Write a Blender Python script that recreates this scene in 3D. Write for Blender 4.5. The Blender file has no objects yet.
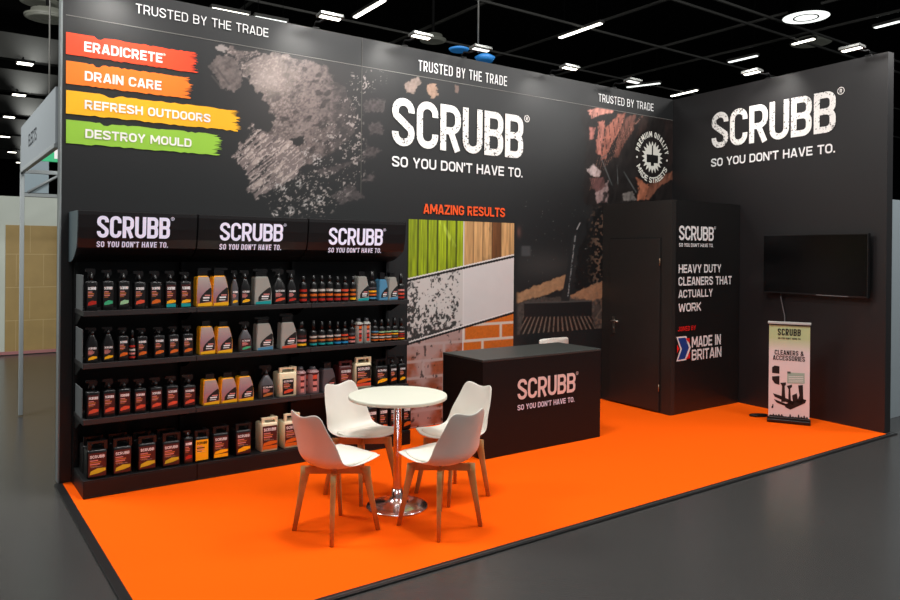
import bpy, bmesh, math, random
import numpy as np
from mathutils import Vector, Matrix
C = bpy.context.scene.collection
random.seed(7); rng = np.random.default_rng(7)
# ------------------------------------------------------------------ camera
CX, CY, CZ = -0.8554, -6.1756, 1.75
YAW, PIT, ROL = [math.radians(a) for a in (35.617, -0.113, 0.504)]
F, SY = 739.683, -46.279
def _basis():
    cy, sy = math.cos(YAW), math.sin(YAW); cp, sp = math.cos(PIT), math.sin(PIT)
    fw = Vector((sy*cp, cy*cp, sp)); r = Vector((cy, -sy, 0)); u = r.cross(fw)
    cr, sr = math.cos(ROL), math.sin(ROL)
    return r*cr+u*sr, -r*sr+u*cr, fw
R2, U2, FW = _basis(); CAM = Vector((CX, CY, CZ))
def at(px, py, x=None, y=None, z=None):
    """world point on the plane x / y / z = const that the photograph shows at (px, py)"""
    d = FW + R2*((px-450)/F) + U2*((300+SY-py)/F)
    t = (x-CX)/d.x if x is not None else (y-CY)/d.y if y is not None else (z-CZ)/d.z
    return CAM + d*t
def at_plane(px, py, p0, n):
    d = FW + R2*((px-450)/F) + U2*((300+SY-py)/F)
    return CAM + d*((p0-CAM).dot(n)/d.dot(n))
cam = bpy.data.cameras.new('camera'); camo = bpy.data.objects.new('camera', cam); C.objects.link(camo)
M = Matrix((R2, U2, -FW)).transposed().to_4x4(); M.translation = CAM; camo.matrix_world = M
cam.sensor_width = 36; cam.lens = F/900*36; cam.shift_y = SY/900; cam.clip_end = 200
bpy.context.scene.camera = camo
vs = bpy.context.scene.view_settings
vs.view_transform = 'Standard'; vs.look = 'None'; vs.exposure = 0; vs.gamma = 1
# ------------------------------------------------------------------ materials
def lin(c):
    return tuple(((v/255)/12.92 if v/255 <= .04045 else ((v/255+.055)/1.055)**2.4) for v in c)
MATS = {}
def mat(name, rgb, rough=.5, metal=0., spec=.5, var=0., scale=8., bump=0., bscale=60., emit=None, estr=0., coat=0., linear=False):
    if name in MATS: return MATS[name]
    m = bpy.data.materials.new(name); m.use_nodes = True; nt = m.node_tree; b = nt.nodes['Principled BSDF']
    c = rgb if linear else lin(rgb)
    b.inputs['Roughness'].default_value = rough; b.inputs['Metallic'].default_value = metal
    b.inputs['Specular IOR Level'].default_value = spec; b.inputs['Coat Weight'].default_value = coat
    tc = nt.nodes.new('ShaderNodeTexCoord')
    n = nt.nodes.new('ShaderNodeTexNoise'); n.inputs['Scale'].default_value = scale; n.inputs['Detail'].default_value = 4
    nt.links.new(tc.outputs['Object'], n.inputs['Vector'])
    r = nt.nodes.new('ShaderNodeValToRGB'); v = max(var, .01)
    r.color_ramp.elements[0].position = .3; r.color_ramp.elements[1].position = .7
    r.color_ramp.elements[0].color = (*[x*(1-v) for x in c], 1); r.color_ramp.elements[1].color = (*[min(1, x*(1+v)) for x in c], 1)
    nt.links.new(n.outputs['Fac'], r.inputs['Fac']); nt.links.new(r.outputs['Color'], b.inputs['Base Color'])
    if bump:
        n2 = nt.nodes.new('ShaderNodeTexNoise'); n2.inputs['Scale'].default_value = bscale; n2.inputs['Detail'].default_value = 3
        nt.links.new(tc.outputs['Object'], n2.inputs['Vector'])
        bp = nt.nodes.new('ShaderNodeBump'); bp.inputs['Strength'].default_value = bump; bp.inputs['Distance'].default_value = .01
        nt.links.new(n2.outputs['Fac'], bp.inputs['Height']); nt.links.new(bp.outputs['Normal'], b.inputs['Normal'])
    if emit:
        b.inputs['Emission Color'].default_value = (*lin(emit), 1); b.inputs['Emission Strength'].default_value = estr
    MATS[name] = m; return m
WALLC = (29, 30, 31)
m_wall = mat('black_wall_print', WALLC, .42, var=.01, scale=2, bump=.02, bscale=200)
m_box = mat('black_cabin_panel', (36, 34, 32), .45, var=.06, scale=2, bump=.02, bscale=200)
m_counter = mat('black_counter_laminate', (15, 14, 14), .5, spec=.25, var=.05)
m_ctop = mat('charcoal_counter_top', (52, 56, 54), .45, var=.04)
m_shelf = mat('black_powder_coated_steel', (18, 18, 19), .45, spec=.3, var=.05)
m_shelfe = mat('charcoal_shelf_edge', (38, 37, 38), .45, var=.05)
m_canopy = mat('black_gloss_canopy', (22, 20, 21), .3, var=.05)
m_canside = mat('slate_canopy_side', (92, 108, 114), .45)
m_alu = mat('satin_aluminium', (140, 147, 148), .4, metal=.1)
m_endp = mat('grey_frosted_end_panel', (105, 110, 112), .5)
m_white = mat('white_print', (236, 236, 236), .5)
m_offw = mat('cool_white_print', (214, 212, 230), .5)
m_pinkw = mat('rose_white_print', (222, 196, 190), .5)
m_orangetxt = mat('orange_red_print', (240, 84, 20), .5)
m_redtxt = mat('red_print', (226, 30, 26), .5)
m_blk = mat('black_print', (14, 14, 14), .5)
m_seam = mat('light_panel_seam', (110, 108, 104), .5)
m_chair = mat('white_moulded_plastic', (226, 222, 212), .38, var=.01)
m_cush = mat('white_leatherette', (230, 226, 214), .45, var=.01, bump=.05, bscale=300)
m_wood = mat('beech_wood', (188, 144, 84), .5, var=.12, scale=14)
m_ttop = mat('white_laminate_top', (222, 222, 206), .35, var=.01)
m_chrome = mat('polished_chrome', (232, 232, 234), .2, metal=1)
m_screen = mat('black_glass_screen', (6, 6, 7), .25, spec=.25, var=.02)
m_tvb = mat('black_gloss_bezel', (20, 20, 21), .3)
m_steel = mat('brushed_steel', (170, 168, 160), .3, metal=1)
m_plk = mat('black_bottle_plastic', (15, 15, 16), .35, spec=.4)
m_plg = mat('smoke_grey_plastic', (70, 70, 74), .35)
m_lamp = mat('lamp_white', (255, 255, 255), .5, emit=(255, 250, 235), estr=6)
m_lamp2 = mat('lamp_dim', (255, 255, 255), .5, emit=(235, 240, 235), estr=2.0)
m_rail = mat('dark_steel_rail', (120, 120, 116), .5)
m_dark = mat('dark_roof', (5, 5, 6), .8)
# distressed print: white with worn specks showing the wall
def distressed(name, rgb):
    m = mat(name, rgb, .5); nt = m.node_tree; b = nt.nodes['Principled BSDF']; ramp = nt.nodes['Color Ramp']
    tc = nt.nodes['Texture Coordinate']; mix = nt.nodes.new('ShaderNodeMix'); mix.data_type = 'RGBA'
    v = nt.nodes.new('ShaderNodeTexNoise'); v.inputs['Scale'].default_value = 42; v.inputs['Detail'].default_value = 5; v.inputs['Roughness'].default_value = .65
    nt.links.new(tc.outputs['Object'], v.inputs['Vector'])
    w = nt.nodes.new('ShaderNodeTexNoise'); w.inputs['Scale'].default_value = 3.2; w.inputs['Detail'].default_value = 2
    nt.links.new(tc.outputs['Object'], w.inputs['Vector'])
    ad = nt.nodes.new('ShaderNodeMath'); ad.operation = 'MULTIPLY_ADD'; ad.inputs[1].default_value = .35
    nt.links.new(w.outputs['Fac'], ad.inputs[0]); nt.links.new(v.outputs['Fac'], ad.inputs[2])
    r = nt.nodes.new('ShaderNodeValToRGB'); r.color_ramp.elements[0].position = .765; r.color_ramp.elements[1].position = .80
    r.color_ramp.elements[0].color = (0, 0, 0, 1); r.color_ramp.elements[1].color = (1, 1, 1, 1)
    nt.links.new(ad.outputs[0], r.inputs['Fac']); nt.links.new(r.outputs['Color'], mix.inputs['Factor'])
    nt.links.new(ramp.outputs['Color'], mix.inputs['A']); mix.inputs['B'].default_value = (*lin((60, 60, 60)), 1)
    nt.links.new(mix.outputs['Result'], b.inputs['Base Color']); return m
m_distress = distressed('worn_white_print', (236, 234, 230))
def painted(name, rough=.42):
    m = bpy.data.materials.new(name); m.use_nodes = True; nt = m.node_tree; b = nt.nodes['Principled BSDF']
    a = nt.nodes.new('ShaderNodeVertexColor'); a.layer_name = 'paint'
    nt.links.new(a.outputs['Color'], b.inputs['Base Color']); b.inputs['Roughness'].default_value = rough
    return m
# ------------------------------------------------------------------ object helpers
def link(o, parent=None):
    C.objects.link(o)
    if parent is not None: o.parent = parent
    return o
def thing(name, label, cat, loc=(0, 0, 0), rz=0, group=None):
    o = bpy.data.objects.new(name, None); C.objects.link(o); o.location = loc; o.rotation_euler = (0, 0, rz)
    o.empty_display_size = .1; return tag(o, label, cat, group)
def tag(o, label=None, cat=None, group=None, kind=None):
    if label: o['label'] = label
    if cat: o['category'] = cat
    if group: o['group'] = group
    if kind: o['kind'] = kind
    return o
class MB:
    def __init__(s): s.v = []; s.f = []; s.m = []; s.s = []
    def add(s, pts, faces, m=0, smooth=False):
        o = len(s.v); s.v += [tuple(p) for p in pts]
        for f in faces: s.f.append([o+i for i in f]); s.m.append(m); s.s.append(smooth)
        return s
    def box(s, x0, x1, y0, y1, z0, z1, m=0, T=None):
        p = [Vector((x, y, z)) for z in (z0, z1) for y in (y0, y1) for x in (x0, x1)]
        if T is not None: p = [T @ q for q in p]
        return s.add(p, [(0, 2, 3, 1), (4, 5, 7, 6), (0, 1, 5, 4), (2, 6, 7, 3), (0, 4, 6, 2), (1, 3, 7, 5)], m)
    def prism(s, poly, f0, f1, m=0, smooth=False):
        """poly: 2D points, f0/f1 map a 2D point to 3D for the two caps"""
        n = len(poly); a = [f0(*p) for p in poly]; b = [f1(*p) for p in poly]
        s.add(a+b, [list(range(n)), list(range(2*n-1, n-1, -1))]+[(i, n+i, n+(i+1) % n, (i+1) % n) for i in range(n)], m, smooth); return s
    def rings(s, rings, m=0, smooth=True, cap0=True, cap1=True, closed=True):
        n = len(rings[0]); o = len(s.v)
        for r in rings: s.v += [tuple(p) for p in r]
        ms = m if isinstance(m, (list, tuple)) else [m]*(len(rings)-1)
        for k in range(len(rings)-1):
            for i in range(n if closed else n-1):
                j = (i+1) % n; s.f.append([o+k*n+i, o+k*n+j, o+(k+1)*n+j, o+(k+1)*n+i]); s.m.append(ms[k]); s.s.append(smooth)
        if cap0: s.f.append([o+i for i in range(n-1, -1, -1)]); s.m.append(ms[0]); s.s.append(False)
        if cap1: s.f.append([o+(len(rings)-1)*n+i for i in range(n)]); s.m.append(ms[-1]); s.s.append(False)
        return s
    def lathe(s, prof, c=(0, 0), n=32, m=0, **k):
        return s.rings([[(c[0]+r*math.cos(2*math.pi*i/n), c[1]+r*math.sin(2*math.pi*i/n), z) for i in range(n)] for r, z in prof], m, **k)
    def tube(s, path, r, n=8, m=0):
        P = [Vector(p) for p in path]; rr = r if isinstance(r, (list, tuple)) else [r]*len(P); R = []
        for i, p in enumerate(P):
            t = (P[min(i+1, len(P)-1)]-P[max(i-1, 0)]).normalized()
            a = t.cross(Vector((0, 0, 1)) if abs(t.z) < .9 else Vector((1, 0, 0))).normalized(); b = t.cross(a)
            R.append([p+(a*math.cos(2*math.pi*k/n)+b*math.sin(2*math.pi*k/n))*rr[i] for k in range(n)])
        return s.rings(R, m)
    def mesh(s, name, mats):
        me = bpy.data.meshes.new(name); me.from_pydata(s.v, [], s.f)
        for q in (mats if isinstance(mats, (list, tuple)) else [mats]): me.materials.append(q)
        me.polygons.foreach_set('material_index', s.m); me.polygons.foreach_set('use_smooth', s.s)
        me.update(); return me
    def build(s, name, mats, parent=None, bevel=0, seg=2):
        o = link(bpy.data.objects.new(name, s.mesh(name, mats)), parent)
        if bevel:
            b = o.modifiers.new('bevel', 'BEVEL'); b.width = bevel; b.segments = seg; b.limit_method = 'ANGLE'; b.angle_limit = math.radians(40)
        return o
def fix_normals(o):
    bm = bmesh.new(); bm.from_mesh(o.data); bmesh.ops.recalc_face_normals(bm, faces=bm.faces); bm.to_mesh(o.data); bm.free(); return o
# ------------------------------------------------------------------ stroke lettering
def arc(cx, cy, r, a0, a1, n):
    return [(cx+r*math.cos(math.radians(a0+(a1-a0)*i/n)), cy+r*math.sin(math.radians(a0+(a1-a0)*i/n))) for i in range(n+1)]
WF = {'I': 0, '.': 0, "'": 0, ' ': .42, 'M': 1.3, 'W': 1.5, '&': 1.1, '1': .7, 'E': .9, 'L': .86, 'F': .88, 'T': .95, 'J': .85, 'V': 1.02, 'A': 1.05, 'Y': 1.02}
def glyph(ch, w, t, n=5):
    a = t/2; L, R, B, T = a, w-a, a, 1-a; r = min((R-L)*.48, .26); Md = .5; c = w/2
    g = []
    if ch == 'A': g = [[(a*.95, 0), (c-a*.35, 1)], [(w-a*.95, 0), (c+a*.35, 1)], [(c-(R-L)*.36, .26), (c+(R-L)*.36, .26)]]
    elif ch == 'B':
        M1 = .52
        g = [[(L, 0), (L, 1)], [(L, T), (R-r, T)]+arc(R-r, T-min(r, .17), min(r, .17), 90, 0, n)[0:] if False else [(L, T)]+arc(R-r*.8, T-r*.8, r*.8, 90, 0, n)+arc(R-r*.8, M1+r*.8, r*.8, 0, -90, n)+[(L, M1)],
             [(L, M1)]+arc(R-r*.85, M1-r*.85, r*.85, 90, 0, n)+arc(R-r*.85, B+r*.85, r*.85, 0, -90, n)+[(L, B)]]
    elif ch in 'CG':
        r = min(r, T-.69); p = [(R, .68)]+arc(R-r, T-r, r, 0, 90, n)+arc(L+r, T-r, r, 90, 180, n)+arc(L+r, B+r, r, 180, 270, n)+arc(R-r, B+r, r, 270, 360, n)
        g = [p+([(R, .32)] if ch == 'C' else [(R, .46), (c, .46)])]
    elif ch == 'D': g = [[(L, 0), (L, 1)], [(L, T)]+arc(R-r, T-r, r, 90, 0, n)+arc(R-r, B+r, r, 0, -90, n)+[(L, B)]]
    elif ch == 'E': g = [[(L, 0), (L, 1)], [(L, T), (w, T)], [(L, .51), (w*.92, .51)], [(L, B), (w, B)]]
    elif ch == 'F': g = [[(L, 0), (L, 1)], [(L, T), (w, T)], [(L, .49), (w*.9, .49)]]
    elif ch == 'H': g = [[(L, 0), (L, 1)], [(R, 0), (R, 1)], [(L, .5), (R, .5)]]
    elif ch == 'I': g = [[(a, 0), (a, 1)]]
    elif ch == 'J': g = [[(R, 1), (R, B+r)]+arc(R-r, B+r, r, 0, -90, n)+arc(L+r, B+r, r, 270, 180, n)+[(L, .32)]]
    elif ch == 'K': g = [[(L, 0), (L, 1)], [(w-a*.9, 1), (L, .42)], [(L+(R-L)*.35, .56), (w-a*.8, 0)]]
    elif ch == 'L': g = [[(L, 0), (L, 1)], [(L, B), (w, B)]]
    elif ch == 'M': g = [[(L, 0), (L, 1)], [(R, 0), (R, 1)], [(L+a*.2, 1), (c, .25)], [(R-a*.2, 1), (c, .25)]]
    elif ch == 'N': g = [[(L, 0), (L, 1)], [(R, 0), (R, 1)], [(L+a*.1, .97), (R-a*.1, .03)]]
    elif ch in 'OQ':
        g = [[(L, .5)]+arc(L+r, T-r, r, 180, 90, n)+arc(R-r, T-r, r, 90, 0, n)+arc(R-r, B+r, r, 0, -90, n)+arc(L+r, B+r, r, 270, 180, n)+[(L, .5)]]
        if ch == 'Q': g.append([(c, .25), (w, 0)])
    elif ch in 'PR':
        r2 = min(r, .24); g = [[(L, 0), (L, 1)], [(L, T)]+arc(R-r2, T-r2, r2, 90, 0, n)+arc(R-r2, .44+r2, r2, 0, -90, n)+[(L, .44)]]
        if ch == 'R': g.append([(c-.02, .46), (c+(R-c)*.62, .36), (R-a*.1, 0)] if w > .5 and t < .13 else [(c-.01, .46), (w-a*1.1, 0)])
    elif ch == 'S':
        r = min(r, T-.715); g = [[(R, .705)]+arc(R-r, T-r, r, 0, 90, n)+arc(L+r, T-r, r, 90, 180, n)+[(L, .70), (L+(R-L)*.06, .63), (c, .5), (R-(R-L)*.06, .37), (R, .30)]+arc(R-r, B+r, r, 0, -90, n)+arc(L+r, B+r, r, 270, 180, n)+[(L, .295)]]
    elif ch == 'T': g = [[(0, T), (w, T)], [(c, 0), (c, 1)]]
    elif ch == 'U': g = [[(L, 1)]+arc(L+r, B+r, r, 180, 270, n)+arc(R-r, B+r, r, 270, 360, n)+[(R, 1)]]
    elif ch == 'V': g = [[(a*.95, 1), (c-a*.3, 0)], [(w-a*.95, 1), (c+a*.3, 0)]]
    elif ch == 'W': g = [[(a*.9, 1), (w*.27, 0)], [(w*.27, 0), (c, .9)], [(c, .9), (w*.73, 0)], [(w*.73, 0), (w-a*.9, 1)]]
    elif ch == 'X': g = [[(a, 0), (w-a, 1)], [(a, 1), (w-a, 0)]]
    elif ch == 'Y': g = [[(a*.95, 1), (c, .42)], [(w-a*.95, 1), (c, .42)], [(c, 0), (c, .48)]]
    elif ch == 'Z': g = [[(0, T), (w, T)], [(w-a, T), (a, B)], [(0, B), (w, B)]]
    elif ch == '&': g = [[(w, B), (L+.1*w, .72)]+arc(c-.02, T-.14, .12, 190, -20, n)+[(L, .34), (L, .2)]+arc(c-.05, B+.16, .16, 200, 330, n)+[(w-a, .45)]]
    elif ch == '.': g = [[(a, 0), (a, t*1.05)]]
    elif ch == "'": g = [[(a, .66), (a, 1)]]
    return g
def ribbon(path, t):
    P = [Vector(p) for p in path]; Q = [P[0]]
    for p in P[1:]:
        if (p-Q[-1]).length > 1e-4: Q.append(p)
    P = Q; out = []
    for i, p in enumerate(P):
        d0 = (p-P[i-1]).normalized() if i else None; d1 = (P[i+1]-p).normalized() if i < len(P)-1 else None
        if i == 0 and (P[0]-P[-1]).length < 1e-4: d0 = (P[-1]-P[-2]).normalized()
        if i == len(P)-1 and (P[0]-P[-1]).length < 1e-4: d1 = (P[1]-P[0]).normalized()
        d0 = d0 or d1; d1 = d1 or d0; nn = Vector((-(d0+d1).y, (d0+d1).x)).normalized()
        k = nn.dot(Vector((-d0.y, d0.x))); s = t/2/max(k, .5)
        out.append((p+nn*s, p-nn*s))
    return out
def layout(text, total, t, gap):
    """total width (in cap heights) -> width unit W and list of (char, x, w)"""
    fx = sum(t if c in "I.'" else 0 for c in text)+gap*(len(text)-1); k = sum(WF.get(c, 1.) for c in text)
    W = (total-fx)/k; x = 0; out = []
    for c in text:
        w = t if c in "I.'" else W*WF.get(c, 1.); out.append((c, x, w)); x += w+gap
    return out
def letters(mb, text, O, U, V, width, h, t=.16, gap=.07, m=0, n=5, reg=False):
    """flat lettering: O bottom-left corner, U along, V up (unit vectors)"""
    O, U, V = Vector(O), Vector(U).normalized(), Vector(V).normalized(); N = U.cross(V); li = 0
    for c, x, w in layout(text, width/h, t, gap):
        for path in glyph(c, w, t, n):
            rb = ribbon(path, t); li += 1
            pts = [O+U*((x+q.x)*h)+V*(q.y*h)+N*(.0003*(li % 4)) for pr in rb for q in pr]
            mb.add(pts, [(2*i, 2*i+1, 2*i+3, 2*i+2) for i in range(len(rb)-1)], m)
    if reg:
        r = h*.075*reg; c0 = O+U*(width+r*1.5)+V*(h-r*.6)
        circ = [(math.cos(a*math.pi/8), math.sin(a*math.pi/8)) for a in range(16)]; circ.append(circ[0])
        rb = ribbon(circ, .22); mb.add([c0+U*(q.x*r)+V*(q.y*r) for pr in rb for q in pr], [(2*i, 2*i+1, 2*i+3, 2*i+2) for i in range(16)], m)
        for path in glyph('R', .62, .17, 3):
            rb = ribbon(path, .17); mb.add([c0+U*((q.x-.31)*r*1.1)+V*((q.y-.5)*r*1.1) for pr in rb for q in pr], [(2*i, 2*i+1, 2*i+3, 2*i+2) for i in range(len(rb)-1)], m)
    return mb
def wall_text(name, text, bl, br, tl, plane, material, t=.16, gap=.07, parent=None, reg=False, off=.003, mb=None, m=0, build=True):
    """bl/br/tl: photo pixels of the lettering's corners; plane = (point, outward normal, along)"""
    p0, n, U = plane
    a, b, c = [at_plane(*q, p0, n) for q in (bl, br, tl)]
    w = (b-a).dot(U); h = c.z-a.z; V = Vector((0, 0, 1)); drop = (b-a).z
    mb = mb or MB(); letters(mb, text, a+n*off, U, V, w, h, t, gap, m, reg=reg)
    return mb.build(name, material, parent) if build else mb
def nrm(u): return Vector((u.y, -u.x, 0)).normalized()
# ------------------------------------------------------------------ key dimensions
H = 3.769; HZ = 3.4995; W = 7.14; RE = Vector((6.898, -2.748, 0)); RC = Vector((W, 0, 0))
S0, S1, S2, S3 = .078, .866, 1.814, 2.788
UB = Vector((1, 0, 0)); NB = Vector((0, -1, 0)); PB = (Vector((0, 0, 0)), NB, UB)
UR = (RE-RC).normalized(); NR = nrm(UR); NR = NR if NR.x < 0 else -NR; PR = (RC, NR, UR)
# ------------------------------------------------------------------ setting
def struct(o): o['kind'] = 'structure'; return o
m_floor = mat('grey_hall_floor', (62, 61, 60), .24, var=.05, scale=.8, bump=.03, bscale=90, spec=.5)
struct(MB().box(-20, 40, -12, 60, -.1, -.012).build('floor', m_floor))
bw = struct(MB().box(0, W+.12, .001, .11, -.0005, H).build('wall_back', m_wall))
alu = MB().box(-.012, .045, .112, .122, 0, H).box(-.012, -.001, .002, .122, 0, H)
alu.build('edge_profile', m_alu, bw)
sm = MB().box(0.02, W-.01, -.0025, .002, HZ-.003, HZ+.003); sm.build('header_seam', m_seam, bw)
X361 = at(361.5, 110, y=0).x
MB().box(X361-.003, X361+.003, -.0025, .002, 2.3, H).build('panel_seam', mat('dark_seam', (78, 76, 72), .5), bw)
rw = MB(); n_out = -NR*.1
pts = [RC, RE, RE+n_out, RC+n_out]
rw.add([p+Vector((0, 0, z)) for z in (-.0005, H) for p in pts], [(0, 1, 2, 3), (7, 6, 5, 4), (0, 4, 5, 1), (1, 5, 6, 2), (2, 6, 7, 3), (3, 7, 4, 0)])
rwo = struct(fix_normals(rw.build('wall_right', mat('black_side_wall_print', (29, 28, 29), .42, var=.02, scale=2))))
# storage cabin in the corner: two walls, lid and a door
A = Vector((5.83, 0, 0)); Bc = Vector((5.765, -1.062, 0)); HB = 2.343
PX = at_plane(738.5, 404, RC, NR); k = (PX-RC).dot(UR); Cc = RC+UR*k; Cc.z = 0
def wall_slab(name, a, b, h, th, m):
    u = (b-a).normalized(); n = Vector((-u.y, u.x, 0))*th; mb = MB()
    mb.add([p+Vector((0, 0, z)) for z in (-.0005, h) for p in (a, b, b+n, a+n)], [(0, 1, 2, 3), (7, 6, 5, 4), (0, 4, 5, 1), (1, 5, 6, 2), (2, 6, 7, 3), (3, 7, 4, 0)])
    return struct(fix_normals(mb.build(name, m)))
UA = (Bc-A).normalized(); NA = Vector((UA.y, -UA.x, 0)); NA = NA if NA.x < 0 else -NA; PA = (A, NA, UA)
UF = (Cc-Bc).normalized(); NF = Vector((UF.y, -UF.x, 0)); NF = NF if NF.y < 0 else -NF; PF = (Bc, NF, UF)
side = wall_slab('wall_left', A, Bc, HB, .06, m_box)
front = wall_slab('wall_front', Bc+UF*.061, Cc-UF*.012, HB, .06, mat('black_cabin_front_print', (20, 20, 20), .42, var=.03, scale=2))
# door leaf in the cabin's side wall
d0 = at_plane(611, 300, A, NA); d1 = at_plane(660.3, 300, A, NA); dt = at_plane(660.3, 238.5, A, NA).z
s0 = (d0-A).dot(UA); s1 = (d1-A).dot(UA)
def pa(s, z, o): p = A+UA*s+NA*o; return (p.x, p.y, z)
def obox(mb, s0, s1, z0, z1, o0, o1, m=0, P=pa):
    mb.add([P(s, z, o) for z in (z0, z1) for o in (o0, o1) for s in (s0, s1)], [(0, 2, 3, 1), (4, 5, 7, 6), (0, 1, 5, 4), (2, 6, 7, 3), (0, 4, 6, 2), (1, 3, 7, 5)], m); return mb
dr = struct(fix_normals(obox(MB(), s0, s1, .02, dt, .002, .018).build('door_1', mat('black_door_leaf', (38, 35, 33), .45, var=.05), bevel=.002)))
fr = MB(); obox(fr, s0-.012, s0, .005, dt+.012, .002, .006); obox(fr, s1, s1+.014, .005, dt+.012, .002, .006); obox(fr, s0-.012, s1+.014, dt, dt+.012, .002, .006)
fix_normals(fr.build('door_frame', mat('gap_black', (6, 6, 6), .6), dr))
hs = (at_plane(615, 322, A, NA)-A).dot(UA); hz = at_plane(615, 322, A, NA).z
hm = MB(); obox(hm, hs-.018, hs+.018, hz-.13, hz+.07, .018, .024)
hm.tube([pa(hs, hz+.02, .02), pa(hs, hz+.02, .06), pa(hs+.02, hz+.02, .068), pa(hs+.12, hz+.02, .068)], .009); hm.tube([pa(hs, hz-.07, .02), pa(hs, hz-.07, .03)], .014, 12)
hm.build('handle', m_steel, dr)
for py in (262, 388):
    z = at_plane(660.5, py, A, NA).z; q = MB(); q.tube([pa(s1+.006, z-.04, .02), pa(s1+.006, z+.04, .02)], .005); obox(q, s1-.004, s1+.010, z-.035, z+.035, .018, .0195); q.build('hinge', mat('dull_brass_hinge', (150, 128, 104), .4, metal=.7), dr)
# platform carpet with black edge
YF = -2.767; XL, XR = 0.02, 6.93
cp = thing('carpet', 'bright orange carpet laid over the whole exhibition stand floor', 'carpet', (0, 0, 0))
m_carpet = mat('orange_carpet', (255, 93, 0), .95, spec=.1, var=.035, scale=220, bump=.25, bscale=500)
xw = lambda y: W+(RE.x-W)*y/RE.y
MB().add([(XL, YF, -.0015), (RE.x, YF, -.0015), (W, 0, -.0015), (XL, 0, -.0015), (XL, YF, -.012), (RE.x, YF, -.012), (W, 0, -.012), (XL, 0, -.012)], [(0, 1, 2, 3), (7, 6, 5, 4), (0, 4, 5, 1), (1, 5, 6, 2), (2, 6, 7, 3), (3, 7, 4, 0)]).build('pile', m_carpet, cp)
eg = MB(); e = .055
eg.box(XL-e, XL, YF-e, -.001, -.012, -.0005).box(XL, RE.x+.11, YF-e, YF, -.012, -.0005)
fix_normals(eg.build('edge_trim', mat('black_edge_trim', (22, 22, 23), .4), cp, bevel=.002))
eg = MB().box(XL-e, RE.x+.1, YF-e*.62, YF-e*.5, -.0005, .0008); eg.build('edge_groove', mat('grey_groove', (80, 80, 80), .4), cp)
# ------------------------------------------------------------------ painted (printed) wall graphics
def vnoise(x, y, seed=0):
    xi = np.floor(x).astype(int); yi = np.floor(y).astype(int); xf = x-xi; yf = y-yi
    T = np.random.default_rng(seed).random((256, 256)); g = lambda a, b: T[a % 256, b % 256]
    u = xf*xf*(3-2*xf); v = yf*yf*(3-2*yf)
    return (g(xi, yi)*(1-u)+g(xi+1, yi)*u)*(1-v)+(g(xi, yi+1)*(1-u)+g(xi+1, yi+1)*u)*v
def fbm(x, y, seed=0, o=4):
    s = 0; a = .5; t = 0
    for i in range(o): s = s+a*vnoise(x*2**i, y*2**i, seed+i); t += a; a *= .5
    return s/t
def sstep(a, b, x): t = np.clip((x-a)/(b-a), 0, 1); return t*t*(3-2*t)
def sdpoly(u, v, poly):
    d = np.full(u.shape, 1e9); ins = np.zeros(u.shape, bool); n = len(poly)
    for i in range(n):
        x0, y0 = poly[i]; x1, y1 = poly[(i+1) % n]; ex, ey = x1-x0, y1-y0
        t = np.clip(((u-x0)*ex+(v-y0)*ey)/(ex*ex+ey*ey+1e-9), 0, 1)
        d = np.minimum(d, np.hypot(u-x0-t*ex, v-y0-t*ey))
        c = ((y0 > v) != (y1 > v)) & (u < (x1-x0)*(v-y0)/((y1-y0) if y1 != y0 else 1e-9)+x0); ins ^= c
    return np.where(ins, d, -d)
L3 = lambda c: np.array(lin(c))
class Canvas:
    """a printed panel lying on the back wall: fine grid whose vertices carry the print's colours; u,v = photo coordinates of each spot"""
    def __init__(s, X0, X1, Z0, Z1, res, base):
        nx = int((X1-X0)/res)+1; nz = int((Z1-Z0)/res)+1
        s.X, s.Z = np.meshgrid(np.linspace(X0, X1, nx), np.linspace(Z0, Z1, nz)); s.nx, s.nz = nx, nz
        dx, dy, dz = s.X-CX, -CY+0*s.X, s.Z-CZ; f = lambda q: dx*q.x+dy*q.y+dz*q.z
        s.u = 450+F*f(R2)/f(FW); s.v = 300+SY-F*f(U2)/f(FW)
        s.c = np.ones((nz, nx, 3))*L3(base)
    def mix(s, col, a):
        col = L3(col) if not isinstance(col, np.ndarray) else col
        s.c = s.c*(1-a[..., None])+col*a[..., None]
    def poly(s, p, col, soft=.8, jag=0, js=.3, amt=1., seed=3, shade=0., ss=.25):
        d = sdpoly(s.u, s.v, p)
        if jag: d = d+(fbm(s.u*js, s.v*js, seed)-.5)*2*jag
        a = sstep(-soft/2, soft/2, d)*amt
        cc = L3(col)*np.ones_like(s.c)
        if shade: cc = cc*(1+shade*2*(fbm(s.u*ss, s.v*ss, seed+9)-.5)[..., None])
        s.c = s.c*(1-a[..., None])+cc*a[..., None]; return a
    def build(s, name, label, cat, y=.0002, rough=.42, parent=None):
        v = np.stack([s.X.ravel(), np.full(s.X.size, y), s.Z.ravel()], 1)
        i = np.arange(s.nx*s.nz).reshape(s.nz, s.nx); q = np.stack([i[:-1, :-1], i[:-1, 1:], i[1:, 1:], i[1:, :-1]], -1).reshape(-1, 4)
        allc = np.clip(s.c, 0, 1).reshape(-1, 3)
        me = bpy.data.meshes.new(name); me.from_pydata(v.tolist(), [], q.tolist())
        ca = me.color_attributes.new('paint', 'FLOAT_COLOR', 'POINT')
        ca.data.foreach_set('color', np.concatenate([allc, np.ones((len(allc), 1))], 1).ravel())
        me.materials.append(painted(name+'_print', rough)); me.update()
        o = link(bpy.data.objects.new(name, me), parent)
        if label: tag(o, label, cat)
        return o
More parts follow.
